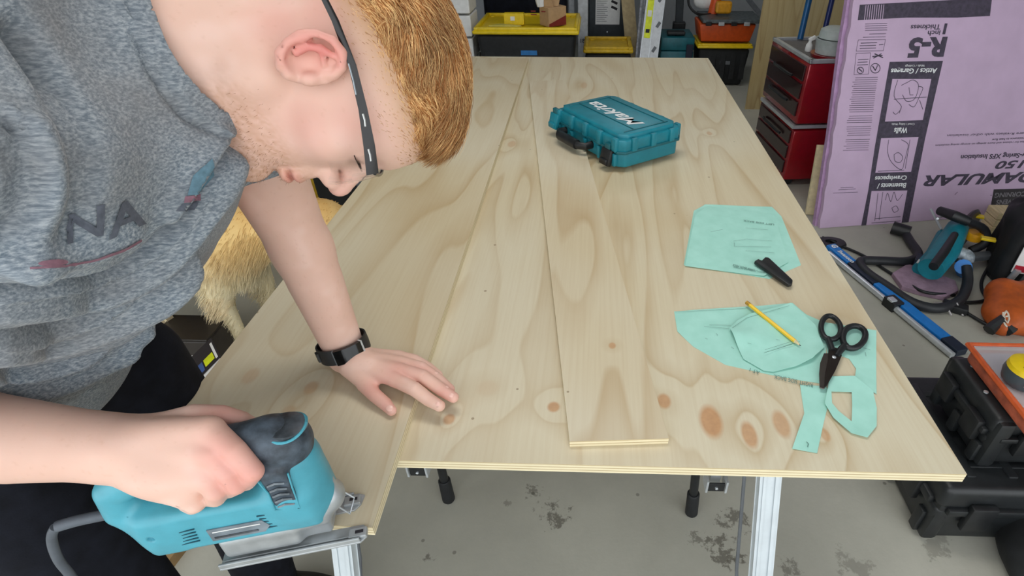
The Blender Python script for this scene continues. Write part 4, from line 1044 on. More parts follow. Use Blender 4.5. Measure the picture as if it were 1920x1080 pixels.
def slabp(a0, a1, r0, r1, hw, nm, m, n=10, o=0):
    b_ = B(); R0 = []
    for a in np.linspace(a0, a1, n): R0.append([b_.bm.verts.new(ringp(a, r, oo)) for r, oo in ((r0, o-hw), (r1, o-hw*.92), (r1, o+hw*.92), (r0, o+hw))])
    for i in range(n-1):
        for k in range(4): b_.bm.faces.new((R0[i][k], R0[i+1][k], R0[i+1][(k+1) % 4], R0[i][(k+1) % 4]))
    b_.bm.faces.new(R0[0]); b_.bm.faces.new(R0[-1][::-1]); return b_.obj(nm, m, tw, True)
sgn = 1 if (PX(wc+np.array(ringp(best+.5, rb, 0)))[1] > PX(wc+np.array(ringp(best-.5, rb, 0)))[1]) else -1
sr = 1 if sidev@AX > 0 else -1; th_ = lambda t: PI/2-sr*t
slabp(th_(0), th_(1.02), rb, rb+.0062, .0142, 'display', mat('dark_glass', (10, 11, 13), .12, var=.02))
slabp(th_(1.03), th_(1.10), rb, rb+.0064, .0144, 'metal_end', SIL)
slabp(th_(-.06), th_(-.01), rb, rb+.0044, .0138, 'seam', GRY)
slabp(th_(-1.15), th_(-.85), rb, rb+.0050, .0085, 'clasp', BLK)
# ---- safety glasses
GL = newmat('clear_lens'); GL.b.inputs['Base Color'].default_value = (.80, .82, .84, 1); GL.b.inputs['Roughness'].default_value = .03; GL.b.inputs['Transmission Weight'].default_value = 1; GL.b.inputs['IOR'].default_value = 1.08; GL.b.inputs['Alpha'].default_value = .42
gl = thing('safety_glasses', 'clear safety glasses with black arms worn on the bowed head', 'glasses', HL(.1, .03, 0))
gc = -HL(.1, .03, 0)
GLB = mat('glasses_black', (26, 22, 22), .22, var=.1)
def gp(f, c, r): return Vector(HL(f, c, r)+gc)
for s in (1, -1):
    b_ = B().tube([gp(-.085, .026, .0815*s), gp(-.04, .0335, .0855*s), gp(0, .0375, .0885*s), gp(.04, .036, .0865*s), gp(.075, .033, .0815*s), gp(.098, .030, .0745*s)], [.0022, .0030, .0034, .0040, .0052, .0060], 10, sq=(.6, 1.0)) if False else B()
    pth = [(-.085, .024, .0815), (-.04, .034, .0865), (0, .0385, .0895), (.04, .037, .0875), (.075, .033, .0825), (.104, .028, .0755)]
    hw = [.0026, .0032, .0036, .0042, .0056, .0062]; R0 = []
    for (f_, c_, r_), w_ in zip(pth, hw): R0.append([b_.bm.verts.new(gp(f_, c_+a, (r_+b)*s)) for a, b in ((-w_, -.0016), (-w_, .0010), (-w_*.5, .0020), (w_*.5, .0020), (w_, .0010), (w_, -.0016))])
    for i in range(5):
        for k in range(6): b_.bm.faces.new((R0[i][k], R0[i+1][k], R0[i+1][(k+1) % 6], R0[i][(k+1) % 6]))
    b_.bm.faces.new(R0[0]); b_.bm.faces.new(R0[-1][::-1]); b_.obj('temple', GLB, gl, True)
    for f0, f1, c_ in ((-.002, .026, .036), (.044, .056, .036), (.078, .090, .0315)):
        rr_ = lambda f: np.interp(f, [p[0] for p in pth], [p[2] for p in pth])+.0023
        m_ = mat('arm_inlay_silver', (168, 176, 182), .25, .3) if f0 < .03 else WHT
        B().tube([gp(f0, c_, rr_(f0)*s), gp((f0+f1)/2, c_, rr_((f0+f1)/2)*s), gp(f1, c_-.001, rr_(f1)*s)], .0016, 6, sq=(.5, 1)).obj('inlay', m_, gl, True)
    R0 = []; b_ = B()
    for a in np.linspace(0, 1, 14):
        r_ = .008+.066*a; f_ = .1135-.030*a**3; top = .029-.002*a; bot = -.008-.014*math.sin(min(1, a*1.15)*PI)-.004*a
        R0.append([b_.bm.verts.new(gp(f_+.002*math.sin(k/6*PI)+d, top+(bot-top)*k/6, r_*s)) for d in (0,) for k in range(7)])
    for i in range(13):
        for k in range(6): b_.bm.faces.new((R0[i][k], R0[i+1][k], R0[i+1][k+1], R0[i][k+1]))
    bmesh.ops.solidify(b_.bm, geom=b_.bm.faces[:], thickness=.0014); b_.obj('lens', GL.m, gl, True)
B().tube([gp(.1125-.0085*abs(a)**2, .030, .0735*a) for a in np.linspace(-1, 1, 27)], .0019, 8).obj('brow_bar', GLB, gl, True)
# ================================================================ things behind the table
def quadbox(b, A, Bx, D, z0, z1, bev=.004):
    """upright box on the footprint A-B, A-D (world xy)"""
    A, Bx, D = [np.array(q[:2]) for q in (A, Bx, D)]; x = nrm(np.append(Bx-A, 0)); w = np.linalg.norm(Bx-A); y = np.append(D-A, 0); y = y-x*(y@x); d = np.linalg.norm(y); y /= d
    R = basis((0, 0, 0), x, y, np.array([0, 0, 1.])); c = np.append(A, 0)+x*w/2+y*d/2+np.array([0, 0, (z0+z1)/2]); b.box(c, (w, d, z1-z0), R, bev); return b
def tote(label, xl, xr, yf, yb, zt_, zb_, lidh=.05, tape=None, lab=BLKM, lid=YEL):
    t = thing('storage_tote', label, 'storage tote', ((xl+xr)/2, (yf+yb)/2, zb_)); w, d, h = xr-xl, yb-yf, zt_-zb_
    b = B(); b.box((0, 0, (h-lidh)/2), (w*.93, d*.92, h-lidh), bev=.03, seg=3, taper=.86); b.obj('bin', lab, t, True)
    for x in np.linspace(-w*.36, w*.36, 5): B().box((x, -d*.46*.955, (h-lidh)*.55), (w*.10, .02, (h-lidh)*.72), Matrix.Rotation(-.05, 4, 'X'), .006).obj('moulded_rib', lab, t)
    o, i = [(-w/2, -d/2), (w/2, -d/2), (w/2, d/2), (-w/2, d/2)], None
    b = B(); b.box((0, 0, h-lidh*.62), (w, d, lidh*.5), bev=.016, seg=3)
    for sx_, sy_, ww, dd in ((0, -1, w*.97, .03), (0, 1, w*.97, .03), (-1, 0, .03, d*.97), (1, 0, .03, d*.97)): b.box((sx_*(w/2-.03), sy_*(d/2-.03), h-lidh*.25), (ww if sy_ else .03, .03 if sy_ else dd, lidh*.5), bev=.008)
    b.obj('lid', lid, t, True)
    for sx_ in (-1, 1):
        for sy_ in (-1, 1): B().lathe([(.022, 0), (.020, .014), (.008, .018)], 12, Matrix.Translation((sx_*(w/2-.075), sy_*(d/2-.07), h-lidh*.5))).obj('lid_knob', lid, t, True)
    if tape: B().box((tape[0]*w, -d*.445, tape[1]*h), (tape[2], .004, tape[3]), Matrix.Rotation(-.06, 4, 'X')).obj('tape_label', mat('blue_tape', (24, 108, 172), .6) if len(tape) < 5 else GRY, t)
    return t
pf = GY(884, 57, 4.7); pr_ = GY(1086, 61, 4.7); ztl = pf[2]; ybk = GZ(980, 27, ztl)[1]
tote('big black storage tote with a yellow lid, blue tape on its front', pf[0], pr_[0], 4.7, min(ybk, 5.35), ztl+.02, 0, .06, (.02, .70, .13, .045))
cb = thing('cardboard_box', 'open brown cardboard box with red print on the big yellow lid', 'cardboard box', (0, 0, 0))
A_ = GZ(1029, 52, ztl+.004); Bp_ = GZ(1062, 47, ztl+.004); L_ = GZ(993, 50, ztl+.004)
hb = .14
cb.location = A_; A0 = np.array(A_)*0
quadbox(B(), A0, (Bp_-A_), (L_-A_), .004, hb, .002).obj('carton', CARD, cb)
q1 = nrm((Bp_-A_)*[1, 1, 0]); q2 = nrm((L_-A_)*[1, 1, 0]); wq = np.linalg.norm((Bp_-A_)[:2]); lq = np.linalg.norm((L_-A_)[:2])
n1_ = np.cross(q1, (0, 0, 1.)); n2_ = np.cross((0, 0, 1.), q2)
if n1_[1] > 0: n1_ = -n1_
if n2_[1] > 0: n2_ = -n2_
b = B(); P3 = [q1*wq*.02, q1*wq*.98, q1*wq*.98+np.array([0, 0, .07]), q1*wq*.02+np.array([0, 0, .02])]
b.bm.faces.new([b.bm.verts.new(Vector(p+n1_*.0015+np.array([0, 0, .004]))) for p in P3]); b.obj('red_print', mat('dull_red_print', (120, 34, 28), .7), cb)
for k, (u, z, ww) in enumerate(((.1, .115, .25), (.1, .09, .3), (.65, .115, .2))):
    B().box(q2*lq*(1-u-ww/2)+n2_*.0015+np.array([0, 0, z]), (ww*lq, .001, .008), basis((0, 0, 0), q2, np.cross((0, 0, 1.), q2), np.array([0, 0, 1.]))).obj('red_print', mat('dull_red_print', (120, 34, 28), .7), cb)
for f in (.3, .75): B().box(q1*wq*f+q2*lq*.5+np.array([0, 0, hb+.05]), (.004, lq*.8, .1), basis((0, 0, 0), q1, q2, np.array([0, 0, 1.])) @ Matrix.Rotation(.3*(1 if f > .5 else -1), 4, 'Y'), .001).obj('flap', CARD, cb)
B().tube([Vector(q2*lq*.75+q1*wq*.4+np.array([0, 0, hb])), Vector(q2*lq*.8+q1*wq*.4+np.array([0, 0, hb+.10]))], [.03, .05], 8).obj('tissue', WHT, cb, True)
# small yellow items lying in the lid
q = GZ(965, 46, ztl+.005); o = B().box((0, 0, .045), (.16, .06, .085), bev=.004).obj('accessory_pack', YEL); o.location = q; tag(o, 'upright yellow packet with a small white label on the big tote lid', 'packet')
B().box((-.01, -.032, .05), (.035, .002, .03)).obj('label', WHT, o)
q = GZ(948, 51, ztl+.005); o = B().prism([(-.13, -.03), (.11, -.05), (.13, -.02), (-.05, .04)], 0, .02, bev=.003).obj('instruction_sheet', mat('pale_yellow', (205, 190, 90), .6)); o.location = q; tag(o, 'pale yellow flat pack lying in front of the upright yellow packet', 'packet')
# second yellow lidded tote behind, mostly hidden by the table
pf = GY(1091, 93, 5.1); pr_ = GY(1188, 98, 5.1)
tote('low tote with a dull yellow lid between the big tote and the spirit levels', pf[0]+.01, pr_[0], 5.1, 5.55, pf[2]+.02, 0, .06, None, BLKM, mat('dull_yellow', (196, 160, 16), .5))
# dark panel with white label
x0, x1 = GY(1103, 60, 5.9)[0], GY(1175, 60, 5.9)[0]
hp_ = thing('heater_panel', 'tall dark grey metal panel with a white instruction label', 'heater', ((x0+x1)/2, 6.15, 0)); wv = x1-x0
B().box((0, 0, .75), (wv, .12, 1.5), bev=.01).obj('casing', mat('dark_grey_metal', (52, 58, 62), .5, .2), hp_)
zl0, zl1 = GY(1140, 54, 5.88)[2], 1.4
B().box((-.0, -.063, (zl0+zl1)/2), (wv*.64, .004, zl1-zl0)).obj('instruction_label', WHT, hp_)
for k in range(26):
    zz = zl0+.03+k*.018; ww = wv*.30*(.6+.4*rng.random()); side_ = -1 if k % 13 else 0
    if k == 12: B().box((0, -.0655, zz), (wv*.6, .001, .004)).obj('rule_line', INK, hp_); continue
    B().box((-wv*.29+ww/2, -.0655, zz), (ww, .001, .004)).obj('text_line', GRY, hp_)
for zz in (zl0+.15, zl0+.20, zl0+.36): B().box((wv*.17, -.0655, zz), (wv*.17, .001, .022), Matrix.Rotation(.4, 4, 'Y')).obj('pictogram', INK, hp_)
B().lathe([(.008, 0), (.008, .004), (.004, .006)], 10, Matrix.Translation((0, -.061, zl0-.07)) @ Matrix.Rotation(PI/2, 4, 'X')).obj('screw', SIL, hp_, True)
def leaner(name, label, cat, bpx, tpx, y, w, d, m, z0=0, ltop=None, dy=.15):
    """long straight thing leaning back between two pixels on the plane Y=y"""
    b_, t_ = GY(*bpx, y), GY(*tpx, y+dy); dd = nrm(t_-b_)
    base = b_-dd*((b_[2]-z0)/dd[2]); top = base+dd*((1.75 if ltop is None else ltop)-z0)/dd[2]
    xx = np.array([1., 0, 0]); xx = nrm(xx-dd*(xx@dd)); yy = np.cross(dd, xx)
    o = thing(name, label, cat, base); L_ = np.linalg.norm(top-base); M = basis(dd*L_/2, xx, yy, dd)
    return o, M, L_, xx, yy, dd
def lean_box(*a, **k):
    o, M, L_, xx, yy, dd = leaner(*a, **k); return o, M, L_
W_ = lambda px, y: px/FPX*y*.86+0
o, M, L_ = lean_box('board', 'narrow beige board leaning between the dark panel and the levels', 'board', (1186, 104), (1177, 0), 5.72, .1, .02, WD)
B().box((0, 0, 0), (.12, .018, L_), M).obj('plank', mat('beige_board', (168, 150, 112), .7), o)
o, M, L_ = lean_box('metal_channel', 'grey metal channel leaning left of the yellow labelled level', 'metal bar', (1196, 106), (1206, 0), 5.3, .1, .02, SIL)
B().box((0, 0, 0), (.05, .03, L_), M, .003).obj('bar', mat('worn_grey_metal', (120, 122, 128), .45, .4, var=.25), o); B().box(M @ Vector((0, -.018, 0)), (.012, .006, L_*.98), M.to_3x3().to_4x4()).obj('groove', GRY, o)
def level(label, bpx, tpx, yel):
    o, M, L_ = lean_box('spirit_level', label, 'spirit level', bpx, tpx, 5.2, .1, .02, SIL)
    w = .085; B().box((0, 0, 0), (w, .03, L_), M, .003).obj('body', mat('light_sleeve', (208, 212, 216), .4, var=.05), o)
    R4 = M.to_3x3().to_4x4()
    for sx_ in (-1, 1): B().box(M @ Vector((sx_*w*.45, -.016, 0)), (w*.08, .006, L_), R4, .001).obj('edge_rail', SIL, o)
    LIME = mat('lime_print', (216, 226, 30), .5)
    if yel:
        B().box(M @ Vector((0, -.0162, L_*.12)), (w*.62, .003, L_*.74), R4).obj('label_sleeve', LIME, o)
        for k, z in enumerate(np.linspace(-.22, .45, 10)): B().box(M @ Vector((0, -.0182, L_*z)), (w*.40, .002, .03+.02*(k % 3)), R4).obj('label_mark', (INK, WHT, mat('lime_dark', (150, 160, 30), .5))[k % 3], o)
    else:
        for k, z in enumerate(np.linspace(-.3, .45, 8)): B().box(M @ Vector((.01*(k % 2), -.0162, L_*z)), (w*.3, .002, .05), R4 @ Matrix.Rotation(.5, 4, 'Y')).obj('scuff_print', GRY, o)
level('white and lime labelled spirit level leaning against the back wall', (1208, 107), (1221, 0), True)
level('plain white spirit level leaning right of the lime labelled one', (1224, 107), (1238, 0), False)
# white tall carton left of the panel, thin strip
x0, x1 = GY(1084, 60, 5.7)[0], GY(1102, 60, 5.7)[0]
o = thing('tall_carton', 'tall narrow white carton standing left of the dark panel', 'carton', ((x0+x1)/2, 5.7, 0)); B().box((0, 0, .7), (x1-x0, .12, 1.4), bev=.004).obj('carton', mat('off_white', (190, 194, 198), .6), o)
text_on('lettering', '180', INK, o, basis((-.03, -.062, GY(1093, 80, 5.64)[2]), (1, 0, 0), (0, 0, 1), (0, -1, 0)), .05, bold=.001)
x0, x1 = GY(1066, 30, 5.75)[0], GY(1076, 30, 5.75)[0]; o = B().box((0, 0, .65), (x1-x0, .05, 1.3), bev=.003).obj('white_trim_board', mat('off_white', (190, 194, 198), .6)); o.location = ((x0+x1)/2, 5.85, 0); tag(o, 'thin white board standing left of the tall white carton', 'board')
# dark coat-like cover and blue cloth at the far left, white rack
x0, x1 = GY(905, 10, 5.6)[0], GY(1062, 10, 5.6)[0]
o = B().box((0, 0, .6), (x1-x0, .3, 1.2), bev=.06, seg=4).obj('covered_appliance', mat('navy_black_cloth', (20, 22, 30), .9)); o.location = ((x0+x1)/2, 5.75, 0); tag(o, 'navy black covered appliance behind the big yellow tote', 'appliance')
q = GY(876, 60, 5.0); o = thing('wire_shelf', 'white plastic drawer tower left of the big tote', 'drawers', (q[0]-.08, 5.0, 0))
for k in range(5): B().box((0, 0, .09+k*.17), (.30, .3, .155), bev=.008).obj('drawer', WHT, o)
q = GY(885, 10, 4.95); P_, F_ = polygonise(union([(ell(arr(0, 0, 0), arr(.13, .12, .14)), .02), (ell(arr(.05, -.02, -.07), arr(.09, .09, .1)), .05)]), (-.2, -.2, -.25), (.2, .2, .2), .012)
P_ = P_+vnoise(P_, 14, 3)[:, None]*.02; o = npmesh('bundled_cloth', P_, F_, mat('blue_grey_cloth', (104, 124, 138), .9, var=.2)); o.location = (q[0]-.06, 5.0, .5*.17*10+.16); tag(o, 'crumpled blue grey cloth bundle on the white drawers', 'cloth')
# teal cases on the floor behind the sheet's far edge
x0, x1 = GY(1240, 80, 5.35)[0], GY(1303, 80, 5.35)[0]; ztc = GY(1270, 70, 5.35)[2]
o = thing('stacking_case', 'dark teal stacking tool case near the far edge of the sheet', 'tool case', ((x0+x1)/2, 5.55, 0)); wv = x1-x0
B().box((0, 0, ztc*.36), (wv, .38, ztc*.72), bev=.012).obj('lower_body', TEALD, o, True); B().box((0, 0, ztc*.86), (wv, .38, ztc*.26), bev=.012).obj('lid', TEALD, o, True)
B().box((wv*.36, -.2, ztc*.5), (.06, .02, ztc*.72), bev=.004).obj('latch', mat('navy_latch', (14, 22, 44), .5), o); B().box((-wv*.05, -.1, ztc+.02), (.16, .10, .03), bev=.01).obj('handle', BLK, o)
o, M, L_ = lean_box('grey_pipe', 'dark grey post rising behind the teal stacking case', 'post', (1272, 62), (1275, 0), 5.95, .1, .02, SIL, dy=0)
B().box((0, 0, 0), (.07, .05, L_), M, .004).obj('post', mat('dark_grey_metal', (52, 58, 62), .5, .2), o); B().box(M @ Vector((0, 0, -L_*.5+GY(1272, 55, 5.95)[2])), (.12, .08, .14), bev=.01).obj('bracket', BLK, o)
# tile saw on tote
pf = GY(1308, 86, 5.35); pr_ = GY(1413, 88, 5.35); tz = pf[2]+.015
tote('black tote with a yellow lid under the orange tile saw', pf[0], pr_[0], 5.35, 5.75, tz, 0, .045, (.05, .56, .10, .03, 1))
zc_ = tz+.012
o = thing('tile_saw', 'orange tile saw with a grey metal table on the small yellow lid', 'tile saw', ((pf[0]+pr_[0])/2+.0, 5.55, zc_-.012)); wv = (pr_[0]-pf[0])*1.0
B().box((0, 0, .085), (wv*1.0, .36, .15), bev=.015, taper=.88).obj('water_tray', ORG, o, True)
B().box((.03, -.02, .19), (wv*1.05, .42, .03), bev=.006).obj('table', mat('worn_grey_metal2', (98, 106, 108), .45, .5, var=.2), o)
for k in range(4): B().box((-.18+k*.11, -.235, .172), (.05, .02, .03), bev=.004).obj('table_bolt', (BLK, SIL)[k % 2], o)
B().tube([(-.10, .08, .19), (-.08, .08, .34), (.03, .08, .42)], [.045, .05, .05], 12).obj('saw_head', ORG, o, True)
B().box((-.03, -.02, .27), (.14, .08, .10), bev=.02).obj('blade_cover', mat('amber_cover', (214, 150, 30), .4), o)
B().tube(catmull([(-.12, .05, .2), (-.26, -.04, .22), (-.34, 0, .3), (-.31, .05, .42), (-.2, .06, .46), (-.1, .06, .44)], 6), .011, 8).obj('cord', BLK, o, True)
P_, F_ = polygonise(ell(arr(0, 0, 0), arr(.10, .05, .07)), (-.15, -.1, -.1), (.15, .1, .1), .012); bb = npmesh('water_jug', P_, F_, WHT, o); bb.location = (-.18, .12, .30)
# garage door rail
a_, b__ = GY(1380, -30, 6.4), GY(1440, 45, 5.6)
o = B().tube([a_, b__], .03, 4).obj('door_rail', mat('galvanised', (120, 124, 128), .5, .5)); tag(o, 'galvanised door rail slanting down at the back wall', 'rail'); o['kind'] = 'structure'
# plywood board standing behind the red chest
q = GZ(1397, 205, 0); e_ = GY(1640, 150, q[1]+.02)
PLY4 = plymat('plywood_standing', (196, 180, 136), (150, 118, 72), 12.0, (), 9)
ob_ = B(); ob_.box((0, 0, 1.15), (1.22, .018, 2.3)); o = ob_.obj('standing_plywood', PLY4); o.location = (q[0]+.61, q[1]+.012, 0); tag(o, 'upright plywood board standing behind the red tool chest', 'plywood')
o.data.transform(Matrix.Rotation(-PI/2, 4, 'X')); o.rotation_euler = (PI/2, 0, 0)
# red tool chest
Cc = GZ(1465, 352, 0); ztop = GY(1510, 120, Cc[1])[2]; LB = GZ(1448, 76, ztop)
yv = nrm((LB-Cc)*[1, 1, 0]); Dl = np.linalg.norm((LB-Cc)[:2]); xv = np.array([yv[1], -yv[0], 0.])
Mt = basis((Cc[0], Cc[1], 0), xv, yv, np.array([0, 0, 1.])); t = thing('tool_chest', 'glossy red two part rolling tool chest behind the pink foam board', 'tool chest', mtx=Mt)
zg = GY(1488, 240, Cc[1])[2]
B().box((.25, Dl/2, .05+(zg-.07)/2), (.50, Dl, zg-.07), bev=.010).obj('lower_cabinet', RED, t, True)
B().box((.25, Dl/2, (zg+ztop)/2+.01), (.50, Dl, ztop-zg-.02), bev=.010).obj('upper_chest', RED, t, True)
B().box((.22, Dl/2, zg), (.46, Dl*.96, .02)).obj('middle_trim', SIL, t)
DRD = mat('dark_red_drawer', (42, 8, 12), .3, .2, coat=.5)
for k in range(3): B().box((-.004, Dl/2, zg+.05+(ztop-zg-.06)*(k+.5)/3), (.012, Dl*.90, (ztop-zg-.08)/3-.01), bev=.003).obj('drawer', DRD, t)
for k in range(3): B().box((-.004, Dl/2, .08+(zg-.10)*(k+.5)/3), (.012, Dl*.90, (zg-.12)/3-.01), bev=.003).obj('drawer', DRD, t)
for z in (zg+.12, zg+.26, .3): B().tube([(-.02, Dl*.25, z), (-.03, Dl*.3, z), (-.03, Dl*.7, z), (-.02, Dl*.75, z)], .008, 8).obj('drawer_handle', BLK, t, True)
b = B(); b.box((.25, Dl/2, ztop+.002), (.44, Dl*.9, .004)); b.obj('top_tray', mat('grey_liner', (104, 100, 96), .7), t)
for x, y, ww, dd in ((.25, .012, .5, .024), (.25, Dl-.012, .5, .024), (.012, Dl/2, .024, Dl), (.488, Dl/2, .024, Dl)): B().box((x, y, ztop+.010), (ww, dd, .022), bev=.004).obj('top_rim', SIL, t)
for x, y in ((.05, .05), (.45, .05), (.05, Dl-.05), (.45, Dl-.05)): B().lathe([(.03, -.014), (.034, 0), (.03, .014)], 16, Matrix.Translation((x, y, .034)) @ Matrix.Rotation(PI/2, 4, 'X')).obj('caster', BLK, t, True)
zz = ztop+.006
q = GZ(1556, 106, zz); o = thing('plastic_tub', 'frosted plastic tub with a red base tray on the red tool chest', 'tub', q)
FR = mat('frosted_plastic', (196, 206, 204), .35, var=.05, alpha=.75)
B().lathe([(.105, 0), (.110, .018)], 28).obj('base_tray', RED, o, True); B().lathe([(.085, .020), (.095, .09), (.098, .095), (.088, .095), (.08, .03)], 28).obj('tub', FR, o, True); B().lathe([(.07, .096), (.085, .10), (.080, .14), (.05, .155), (.01, .156)], 28).obj('upper_bowl', FR, o, True)
q = GZ(1515, 96, zz); o = thing('spray_bottle', 'small white spray nozzle bottle on the corner of the red tool chest', 'bottle', q)
B().lathe([(.018, 0), (.020, .01), (.018, .035), (.009, .05), (.009, .058)], 16).obj('bottle', WHT, o, True); B().box((.008, 0, .068), (.04, .018, .022), Matrix.Rotation(-.5, 4, 'Y'), .005).obj('nozzle', WHT, o, True)
q = GZ(1497, 74, zz); 
for (bx, by, tx, ty, lb) in ((1500, 74, 1517, 0, 'blue metal pole rising from the red tool chest, left one of two'), (1542, 75, 1560, 0, 'dark blue metal pole with a red ring, right one of two')):
    b_ = GZ(bx, by, zz+.004); t_ = GY(tx, ty, b_[1]+.06); dd = nrm(t_-b_); o = thing('pole', lb, 'pole', b_)
    B().tube([(0, 0, 0), Vector(dd*1.1)], .0185 if bx < 1520 else .016, 12).obj('shaft', mat('blue_pole', (22, 84, 132), .35, .2) if bx < 1520 else mat('dark_blue_pole', (30, 44, 100), .35, .2), o, True)
    if bx > 1520: B().tube([Vector(dd*.40), Vector(dd*.50)], .021, 12).obj('ring', mat('red_ring', (176, 20, 40), .4), o, True)
# pale wooden offcut leaning beside the foam
b_, t_ = GZ(1520, 402, 0), None; t_ = GY(1543, 272, b_[1]+.10); dd = nrm(t_-b_); Lw = np.linalg.norm(t_-b_)
o = B().box(dd*Lw/2, (.062, .018, Lw), basis((0, 0, 0), nrm(np.array([1., 0, 0])-dd*dd[0]), np.cross(dd, nrm(np.array([1., 0, 0])-dd*dd[0])), dd), .001).obj('wood_offcut', mat('pale_wood', (222, 208, 168), .7)); o.location = b_; tag(o, 'pale wooden offcut leaning beside the left edge of the pink foam board', 'wood')
# ---- pink foam board
FP0 = GZ(1537, 428, .002); FB = nrm((GZ(1745, 413, .002)-FP0)); hn = np.array([-FB[1], FB[0], 0.])
best_ = min(np.linspace(0, .6, 121), key=lambda a: abs(GP(1600, 4, FP0, np.cross(FB, np.array([0, 0, math.cos(a)])+hn*math.sin(a)))@FB-FP0@FB) if True else 0)
FU = np.array([0, 0, math.cos(best_)])+hn*math.sin(best_); FN = np.cross(FB, FU)           # normal towards the camera side
if FN[1] > 0: FN = -FN
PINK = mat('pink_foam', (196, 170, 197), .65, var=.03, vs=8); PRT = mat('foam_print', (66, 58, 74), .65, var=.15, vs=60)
t = thing('foam_board', 'pink foam insulation board with upside down black print leaning at the right', 'insulation board', FP0)
Mf = basis((0, 0, 0), FB, FU, FN if np.cross(FB, FU)@FN > 0 else -FN)
sgf = 1 if np.cross(FB, FU)@FN > 0 else -1
def FPt(px, py): d = GP(px, py, FP0, FN)-FP0; return (d@FB, d@FU)
b = B(); ragged = [(0, 0)]+[(1.30, 0), (1.30, 1.5)]+[( .004*math.sin(k*2.1)+.003*rng.random(), 1.5-k*.05) for k in range(1, 30)]
b.prism(ragged, -.026*sgf, -.0*sgf, Mf); b.obj('board', PINK, t)
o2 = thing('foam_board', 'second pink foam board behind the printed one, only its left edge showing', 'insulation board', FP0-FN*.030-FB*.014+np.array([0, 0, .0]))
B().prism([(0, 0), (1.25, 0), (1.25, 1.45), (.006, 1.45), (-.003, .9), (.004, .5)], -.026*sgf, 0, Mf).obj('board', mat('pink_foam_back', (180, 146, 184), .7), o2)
def fpoly(pts, m, name='print', lift=.0006):
    b = B(); vs = [b.bm.verts.new(Mf @ Vector((*FPt(x, y), lift*sgf))) for x, y in pts]; b.bm.faces.new(vs); return b.obj(name, m, t)
def ftext(body, pa, pb, caph, m=PRT, bold=0., shear=0., lift=.0012):
    A, Bq = np.array(FPt(*pa)), np.array(FPt(*pb)); x = (Bq-A); w = np.linalg.norm(x); x /= w
    y = np.array([-x[1], x[0]])                                     # reads right to left, letters hang down
    mid = ((pa[0]+pb[0])/2, (pa[1]+pb[1])/2); s = np.linalg.norm(np.array(FPt(mid[0], mid[1]+caph))-np.array(FPt(*mid)))/.70
    xw, yw = FB*x[0]+FU*x[1], FB*y[0]+FU*y[1]; o = FB*A[0]+FU*A[1]+FN*lift
    return text_on('lettering', body, m, t, basis(o, xw, yw, FN), s, bold*s, shear, width=w, extr=.0002)
def flines(segs, w=.0022, m=PRT, lift=.0011):
    for s in segs:
        P2 = [np.array(FPt(*p)) for p in s]; b = B(); P2 = catmull(P2, 4) if len(P2) > 3 and len(P2) < 12 else P2
        for a, c in zip(P2[:-1], P2[1:]):
            d = c-a; L_ = np.linalg.norm(d)+1e-9; n = np.array([-d[1], d[0]])/L_*w/2; e = d/L_*w*.3
            b.bm.faces.new([b.bm.verts.new(Mf @ Vector((*q, lift*sgf))) for q in (a-n-e, c-n+e, c+n+e, a+n-e)])
        b.obj('drawn_line', m, t)
fpoly([(1612, 9), (1860, -4), (1856, 30), (1795, 33), (1700, 33), (1608, 38)], PRT)
for k in range(9): fpoly([(1623+k*4.2, 10-k*.2), (1624.2+k*4.2, 10-k*.2), (1621.2+k*4.2, 37), (1620+k*4.2, 37)], PINK, 'bar_gap', .0010)
ftext('R-5', (1778, 71), (1706, 73), 33, bold=.045); ftext('1', (1781, 45), (1771, 45), 18, bold=.04)
ftext('inch', (1764, 57), (1740, 58), 9, bold=.02); ftext('Thickness', (1764, 46), (1708, 47), 9, bold=.02)
fpoly([(1668, 116), (1768, 114), (1734, 262), (1702, 424), (1683, 425), (1614, 426), (1628, 356), (1640, 276)], PRT)
for qd in ([(1673, 148), (1746, 148), (1730, 225), (1659, 228)], [(1652, 259), (1722, 257), (1708, 322), (1641, 324)], [(1634, 358), (1701, 357), (1690, 418), (1624, 422)]): fpoly(qd, PINK, 'picture_panel', .0010)
fpoly([(1612, 258), (1641, 258), (1628, 320), (1606, 330)], PINK, 'picture_panel', .0010)
ftext('Attics / Garages', (1757, 128), (1671, 129), 9, WTX, .02); ftext('Walls / Ceilings', (1734, 121), (1697, 122), 4, WTX)
ftext('Walls', (1702, 239), (1677, 240), 10, WTX, .02); ftext('Crawl / Siding Walls', (1715, 231), (1672, 231), 3.5, WTX)
ftext('Basements /', (1700, 343), (1646, 344), 9, WTX, .02); ftext('Crawlspaces', (1701, 329), (1641, 331), 8, WTX, .02)
L1 = lambda *p: list(p)
flines([[(1676, 186), (1737, 182)], [(1683, 150), (1676, 180), (1690, 200), (1680, 214), (1674, 210)], [(1690, 160), (1700, 155), (1712, 150), (1722, 160), (1715, 185), (1700, 190), (1692, 178)], [(1704, 164), (1706, 178), (1712, 178)], [(1722, 162), (1730, 165), (1724, 180), (1714, 200), (1704, 196)], [(1690, 200), (1686, 212)], [(1724, 188), (1730, 205)],
        [(1666, 262), (1664, 285), (1672, 305), (1690, 318), (1696, 300), (1700, 285), (1702, 270), (1690, 262)], [(1676, 290), (1684, 286), (1692, 294), (1688, 304), (1678, 302), (1676, 290)], [(1706, 262), (1697, 316)], [(1646, 321), (1695, 319)],
        [(1655, 360), (1648, 412)], [(1646, 362), (1640, 414)], [(1660, 375), (1664, 362), (1670, 378), (1676, 360), (1682, 376), (1692, 364)], [(1672, 390), (1680, 386), (1684, 394), (1676, 398), (1672, 390)], [(1640, 410), (1688, 406)], [(1634, 418), (1688, 414)]], .0032)
